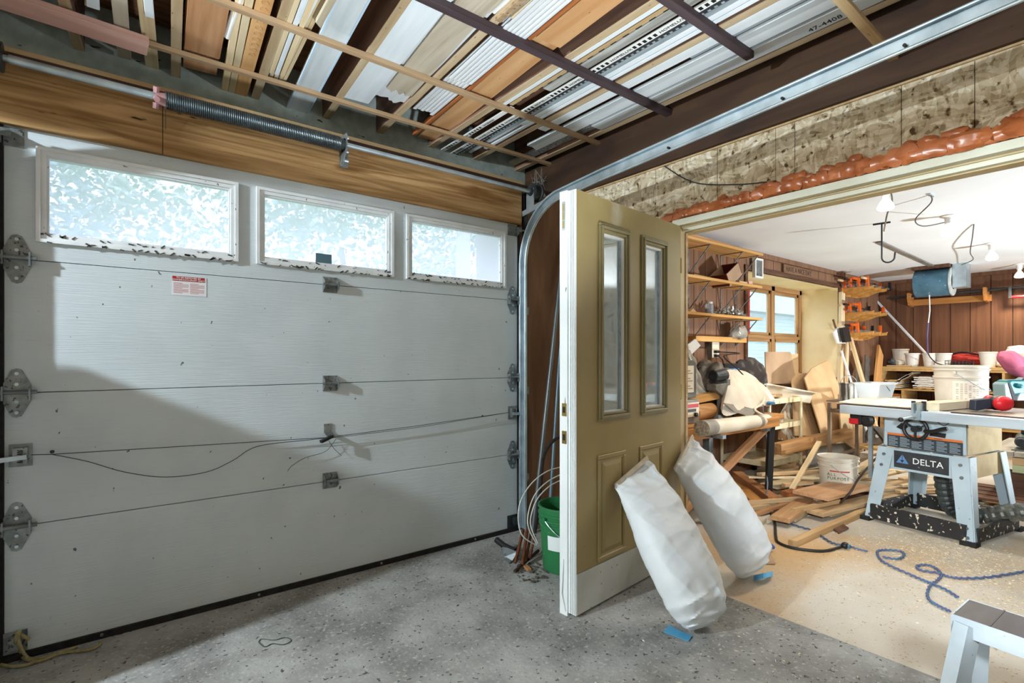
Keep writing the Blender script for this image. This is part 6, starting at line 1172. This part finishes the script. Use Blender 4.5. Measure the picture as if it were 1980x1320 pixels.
bucket('basket', 'tan woven basket rim half hidden behind the rear sack', at(1406, 985, Z=0), .09, .11, .16, M('tan_wicker', '#c9a878', '#ad8a58', sc=(9, 9, 60), rough=.8), (.9,), handle=False, cat='basket')
# ---------------------------------------------------------------- cords, gloves and litter on the floor
cord('extension_cord', [at(1482, 930, Z=.10), at(1480, 965, Z=.06), at(1478, 972, Z=.03), at(1490, 990, Z=.012), at(1498, 1010, Z=.009), at(1500, 1035, Z=.009), at(1505, 1048, Z=.009), at(1530, 1058, Z=.009), at(1570, 1064, Z=.009), at(1600, 1064, Z=.009), at(1628, 1056, Z=.012)], .009, flat('black_cord', '#2a2724'), 'thick black extension cord curving over the floor to a plug')
t = thing('plug', 'round black plug at the end of the extension cord', 'plug', at(1634, 1055, Z=0)); p = at(1634, 1054, Z=.022); G().ball(p, (.026, .022, .02), 12, 8).build('plug_body', BLACK, t, smooth=True); G().cone(p, at(1644, 1057, Z=.02), .014, n=8).build('connector', flat('blue_connector', '#3c6d8c'), t)
BLC = M('blue_twisted_cord', '#4d6f92', '#5a5a86', sc=30, rough=.6)
def floorcord(P, r, mat, label, tw=True):
    pts = smooth([at(u, v, Z=r+.001) for u, v in P], 9); out = []
    for i, p in enumerate(pts): out.append(p+Vector((.003*math.sin(i*1.9), .003*math.cos(i*1.9), .002+.002*math.sin(i*1.9))) if tw else p)
    return G().tube(out, r, 6).build('cord', mat, smooth=True, label=label, cat='cord')
floorcord([(1520, 1010), (1545, 1018), (1575, 1027), (1590, 1038), (1610, 1050), (1630, 1054)], .006, flat('blue_grey_cord', '#4f5f80'), 'blue-grey cord running from the scrap heap to the black plug')
floorcord([(1644, 1057), (1660, 1062), (1676, 1066)], .005, BLC, 'short blue cord tail beyond the black plug')
floorcord([(1708, 1077), (1735, 1081), (1748, 1074), (1742, 1066), (1715, 1063), (1698, 1065), (1697, 1073), (1706, 1085), (1730, 1098), (1760, 1111), (1785, 1122), (1803, 1129), (1830, 1141), (1852, 1155)], .0058, BLC, 'blue twisted cord with a loop near the saw, running toward the step stool')
floorcord([(1980, 1105), (1945, 1111), (1900, 1117), (1860, 1118), (1835, 1115), (1815, 1108), (1780, 1102), (1774, 1094), (1795, 1093), (1812, 1101), (1820, 1112), (1812, 1122), (1798, 1133), (1793, 1150), (1800, 1163), (1815, 1172), (1836, 1182)], .0058, BLC, 'blue twisted cord coming in from the right with a narrow loop')
GLV = M('blue_nitrile', '#4a66b8', '#3b54a0', sc=6, rough=.4); t = thing('glove', 'crumpled blue disposable gloves beside the rear sack', 'glove', at(1470, 1055, Z=0)); c = at(1470, 1056, Z=.03)
G().ball(c, (.045, .05, .03), 12, 8, wob=.6).build('palm', GLV, t, smooth=True); r = random.Random(3)
for a in range(5): q = -.9+a*.62; G().tube(smooth([c, c+Vector((.05*math.cos(q), .05*math.sin(q), .015)), c+Vector((.085*math.cos(q+.25), .085*math.sin(q+.25), r.uniform(-.02, .02)))], 4), [.013]*8+[.008], 7).build('finger', GLV, t, smooth=True)
G().ball(at(1455, 1048, Z=.03), (.05, .05, .03), 12, 8, wob=.7).build('crumpled_paper', M('crumpled_grey_paper', '#cfc9bf', '#b5ada2', sc=9, rough=.8), label='crumpled grey paper beside the blue gloves', cat='paper', smooth=True)
sheet('cardboard_scrap', [at(1464, 1072, Z=.004), at(1490, 1070, Z=.004), at(1500, 1090, Z=.006), at(1474, 1090, Z=.004)], CARD, 'small cardboard scrap in front of the blue gloves', 'scrap', .003)
sheet('bark_scrap', [at(1608, 1022, Z=.006), at(1630, 1014, Z=.008), at(1641, 1022, Z=.006), at(1622, 1031, Z=.006)], M('bark_brown', '#7d5a44', '#5d4232', sc=30, rough=.9), 'flake of dark bark on the floor before the scrap heap', 'scrap', .008)
plank('wood_splinter', at(1890, 1222, Z=.008), at(1934, 1255, Z=.008), .018, .012, TANWOOD, label='pointed wood splinter on the floor beside the step stool', cat='splinter', cut=.05)
# wood shavings: nobody could count them
g = G(); r = random.Random(21); SHV = M('wood_shaving', '#efe2c8', '#dcc49c', sc=40, rough=.8)
def shav(p, s):
    a = r.uniform(0, 6.28); u = Vector((math.cos(a), math.sin(a), 0))*s; w = Vector((-math.sin(a), math.cos(a), 0))*s*r.uniform(.10, .28); h = Vector((0, 0, r.uniform(.001, s*.6)))
    v = [g.v(p-u+Vector((0, 0, .001))), g.v(p+w+h), g.v(p+u+Vector((0, 0, .001))), g.v(p-w+h*.3)]; g.face([v[0], v[1], v[2]]); g.face([v[0], v[2], v[3]])
for n_, cx, cy, sx, sy in ((3000, 4.05, .90, .22, .28), (1300, 3.7, .80, .3, .2), (420, 3.2, .85, .4, .25), (260, 3.6, 1.6, .5, .25), (500, 3.45, .55, .25, .10), (260, 2.3, 1.25, .2, .15), (200, 5.1, .55, .3, .2)):
    for i in range(n_):
        x, y = r.gauss(cx, sx), r.gauss(cy, sy)
        if x > 2.0 and not (4.40 < x < 5.1 and .8 < y < 1.45): shav(Vector((x, y, .0005)), r.uniform(.003, .009))
g.build('wood_shavings', SHV, label='pale wood shavings strewn over the workshop floor before the saw', cat='shavings', kind='stuff')
g = G()
for i in range(160):
    x, y = r.uniform(.9, 2.4), r.uniform(.3, 1.5); shav(Vector((x, y, .0005)), r.uniform(.004, .014) if r.random() < .25 else r.uniform(.002, .005))
g.build('wood_shavings', WPLAST, label='scattered pale curls on the grey garage floor below the sacks', cat='shavings', kind='stuff')
# spray foam bead over the opening
g = G(); r = random.Random(6); y = 1.93
while y > -.25:
    big = .55+.45*min(1, max(0, (2.0-y)/1.2)); s = r.uniform(.026, .042)*big+.008
    g.ball((2.716-s*.25, y, 2.034+s*.75), (s*.75, s*r.uniform(1.0, 1.9), s*.85), 10, 7, wob=.5)
    if r.random() < .65*big: q = s*r.uniform(.5, .8); g.ball((2.714-q*.2, y+r.uniform(-.02, .02), 2.040+s*1.5), (q*.8, q*r.uniform(1.1, 1.8), q*.8), 9, 6, wob=.5)
    y -= s*1.05
g.build('spray_foam', M('orange_foam', '#cf7a48', '#a85a2e', sc=16, rough=.28, bump=.3, bsc=30, spec=.6), label='bulging orange spray foam bead above the wide opening', cat='spray foam', kind='stuff', smooth=True)
G().tube(smooth([at(1283, 320, X=2.712), at(1340, 352, X=2.70), at(1420, 357, X=2.70), at(1500, 350, X=2.705)], 5), .0035, 5).build('cable', CW, label='thin dark cable sagging across the strand board', cat='cable')
# ---------------------------------------------------------------- added light blockers in the left bay (out of the picture) and the world outside
BLOCKER = M('grey_blocker_paint', '#8d9296', '#7f8488', sc=3, rough=.5)
t = thing('low_light_blocker', 'low grey box added out of view to shade the lower garage door', 'cabinet', (-1.1, 2.59, 0))  # unseen box added to cast the slanting door and floor shadow
G().box(-1.45, -.75, 2.335, 2.62, 0, 1.50).build('body', BLOCKER, t, bevel=.005)
for x in (-1.445, -1.10): G().box(x, x+.34, 2.325, 2.335, .05, 1.46).build('door', BLOCKER, t)
t = thing('tall_light_blocker', 'tall grey box added out of view to shade the left door edge', 'light blocker', (-1.1, 2.75, 0))  # unseen box added to shade the left edge of the garage door
G().box(-1.45, -.75, 2.665, 2.826, 0, 2.155).build('body', BLOCKER, t, bevel=.005)
G().box(-1.44, -.76, 2.655, 2.665, 1.52, 2.12).build('door', BLOCKER, t)
t = thing('upper_light_blocker', 'grey box added out of view near the ceiling to shade the header', 'cabinet', (-1.05, 2.64, 2.24))  # unseen box added to keep the bay lamp off the header
G().box(-1.2, -.9, 2.46, 2.829, 2.24, 2.60).build('body', BLOCKER, t, bevel=.004); G().box(-1.19, -.91, 2.45, 2.46, 2.25, 2.59).build('door', BLOCKER, t)
# ground, trees and neighbours
G().box(-60, 80, 3.42, 90, -.3, -.05).build('ground', M('lawn', '#6f8a4a', '#587238', sc=1.5, rough=.9), kind=ST, label='lawn outside beyond the garage door', cat='lawn')
LEAF = [M('leaf_%s' % k, a, b, sc=.9, rough=.6) for k, a, b in (('bright', '#b3c9bd', '#93b0a6'), ('mid', '#aec6c6', '#8fafb0'), ('blue', '#b4cad4', '#98b4c2'))]
BARK = M('bark', '#6d5a48', '#4e3f32', sc=(12, 12, 3), rough=.9)
def tree(x, y, h, w, k, label, n=4200):
    r = random.Random(int(x*31+y*7)); t = thing('tree', label, 'tree', (x, y, -.05), group='trees outside the garage windows')
    G().tube([(x, y, -.1), (x+.1, y, h*.3), (x-.1, y+.1, h*.62)], [.2, .15, .06], 8).build('trunk', BARK, t)
    g = G(); cl = [(Vector((x+r.uniform(-w, w)*.6, y+r.uniform(-w, w)*.5, h*r.uniform(.28, .95))), r.uniform(.35, .6)*w) for _ in range(14)]
    for i in range(n):
        c, rad = r.choice(cl); d_ = Vector((r.gauss(0, 1), r.gauss(0, 1), r.gauss(0, 1))).normalized()*rad*r.uniform(.5, 1.05); p = c+Vector((d_.x, d_.y, d_.z*.75)); s = r.uniform(.06, .13)
        u = Vector((r.gauss(0, 1), r.gauss(0, 1), r.gauss(0, .7))).normalized()*s; v_ = Vector((r.gauss(0, 1), r.gauss(0, 1), r.gauss(0, 1))); v_ = u.cross(v_).normalized()*s*.55
        g.face([g.v(p-u), g.v(p+v_), g.v(p+u), g.v(p-v_)])
    g.build('foliage', LEAF[k], t)
for a in ((-2.2, 12, 7.0, 2.6, 2, 'bluish green tree seen through the left pane'), (1.2, 15, 6.0, 2.8, 0, 'bright broad tree seen through the left and middle panes'), (4.6, 12.5, 6.2, 2.7, 1, 'mid green tree seen through the middle pane'), (8.2, 16, 7.2, 3.2, 0, 'bright tall tree seen through the right and middle panes'), (10.5, 12.5, 5.6, 2.3, 1, 'mid green tree seen through the right pane'), (-6.5, 16, 8.5, 3.4, 1, 'mid green tree farthest left outside'), (14, 19, 8, 3.5, 2, 'bluish green tree behind the white post outside')): tree(*a)
t = thing('porch_post', 'white porch post outside the right garage pane', 'post', (3.3, 5.2, 0))
G().box(3.24, 3.36, 5.14, 5.26, -.1, 2.9).build('shaft', WPAINT, t); G().box(3.21, 3.39, 5.11, 5.29, 2.72, 2.8).build('capital', WPAINT, t); G().box(3.20, 3.40, 5.10, 5.30, -.05, .12).build('base', WPAINT, t)
t = thing('neighbour_house', 'blue-grey sided house seen through the workshop window', 'house', (17, 11, 0)); HS = M('blue_grey_siding', '#8d9fad', '#7e909e', sc=(1, 1, 9), rough=.7)
g = G(); g.box(12, 26, 10, 16, -.1, 2.9); g.build('wall', HS, t)
for i in range(20): G().box(12, 26, 9.975, 10, .05+i*.14, .05+i*.14+.125).build('siding_board', HS, t)
g = G(); g.prism([(11.6, 9.5, 2.85), (11.6, 16.5, 2.85), (11.6, 13, 5.2)], (14.8, 0, 0)); g.build('roof', M('grey_shingle', '#737b84', '#646c74', sc=(3, 3, 10), rough=.85), t)
g = G(); g.box(15.5, 16.6, 9.93, 9.98, .9, 2.2); f = g.build('window', WPAINT, t); G().box(15.58, 16.52, 9.915, 9.93, .98, 2.12).build('pane', flat('dark_pane', '#8fa0ac', .1), f)
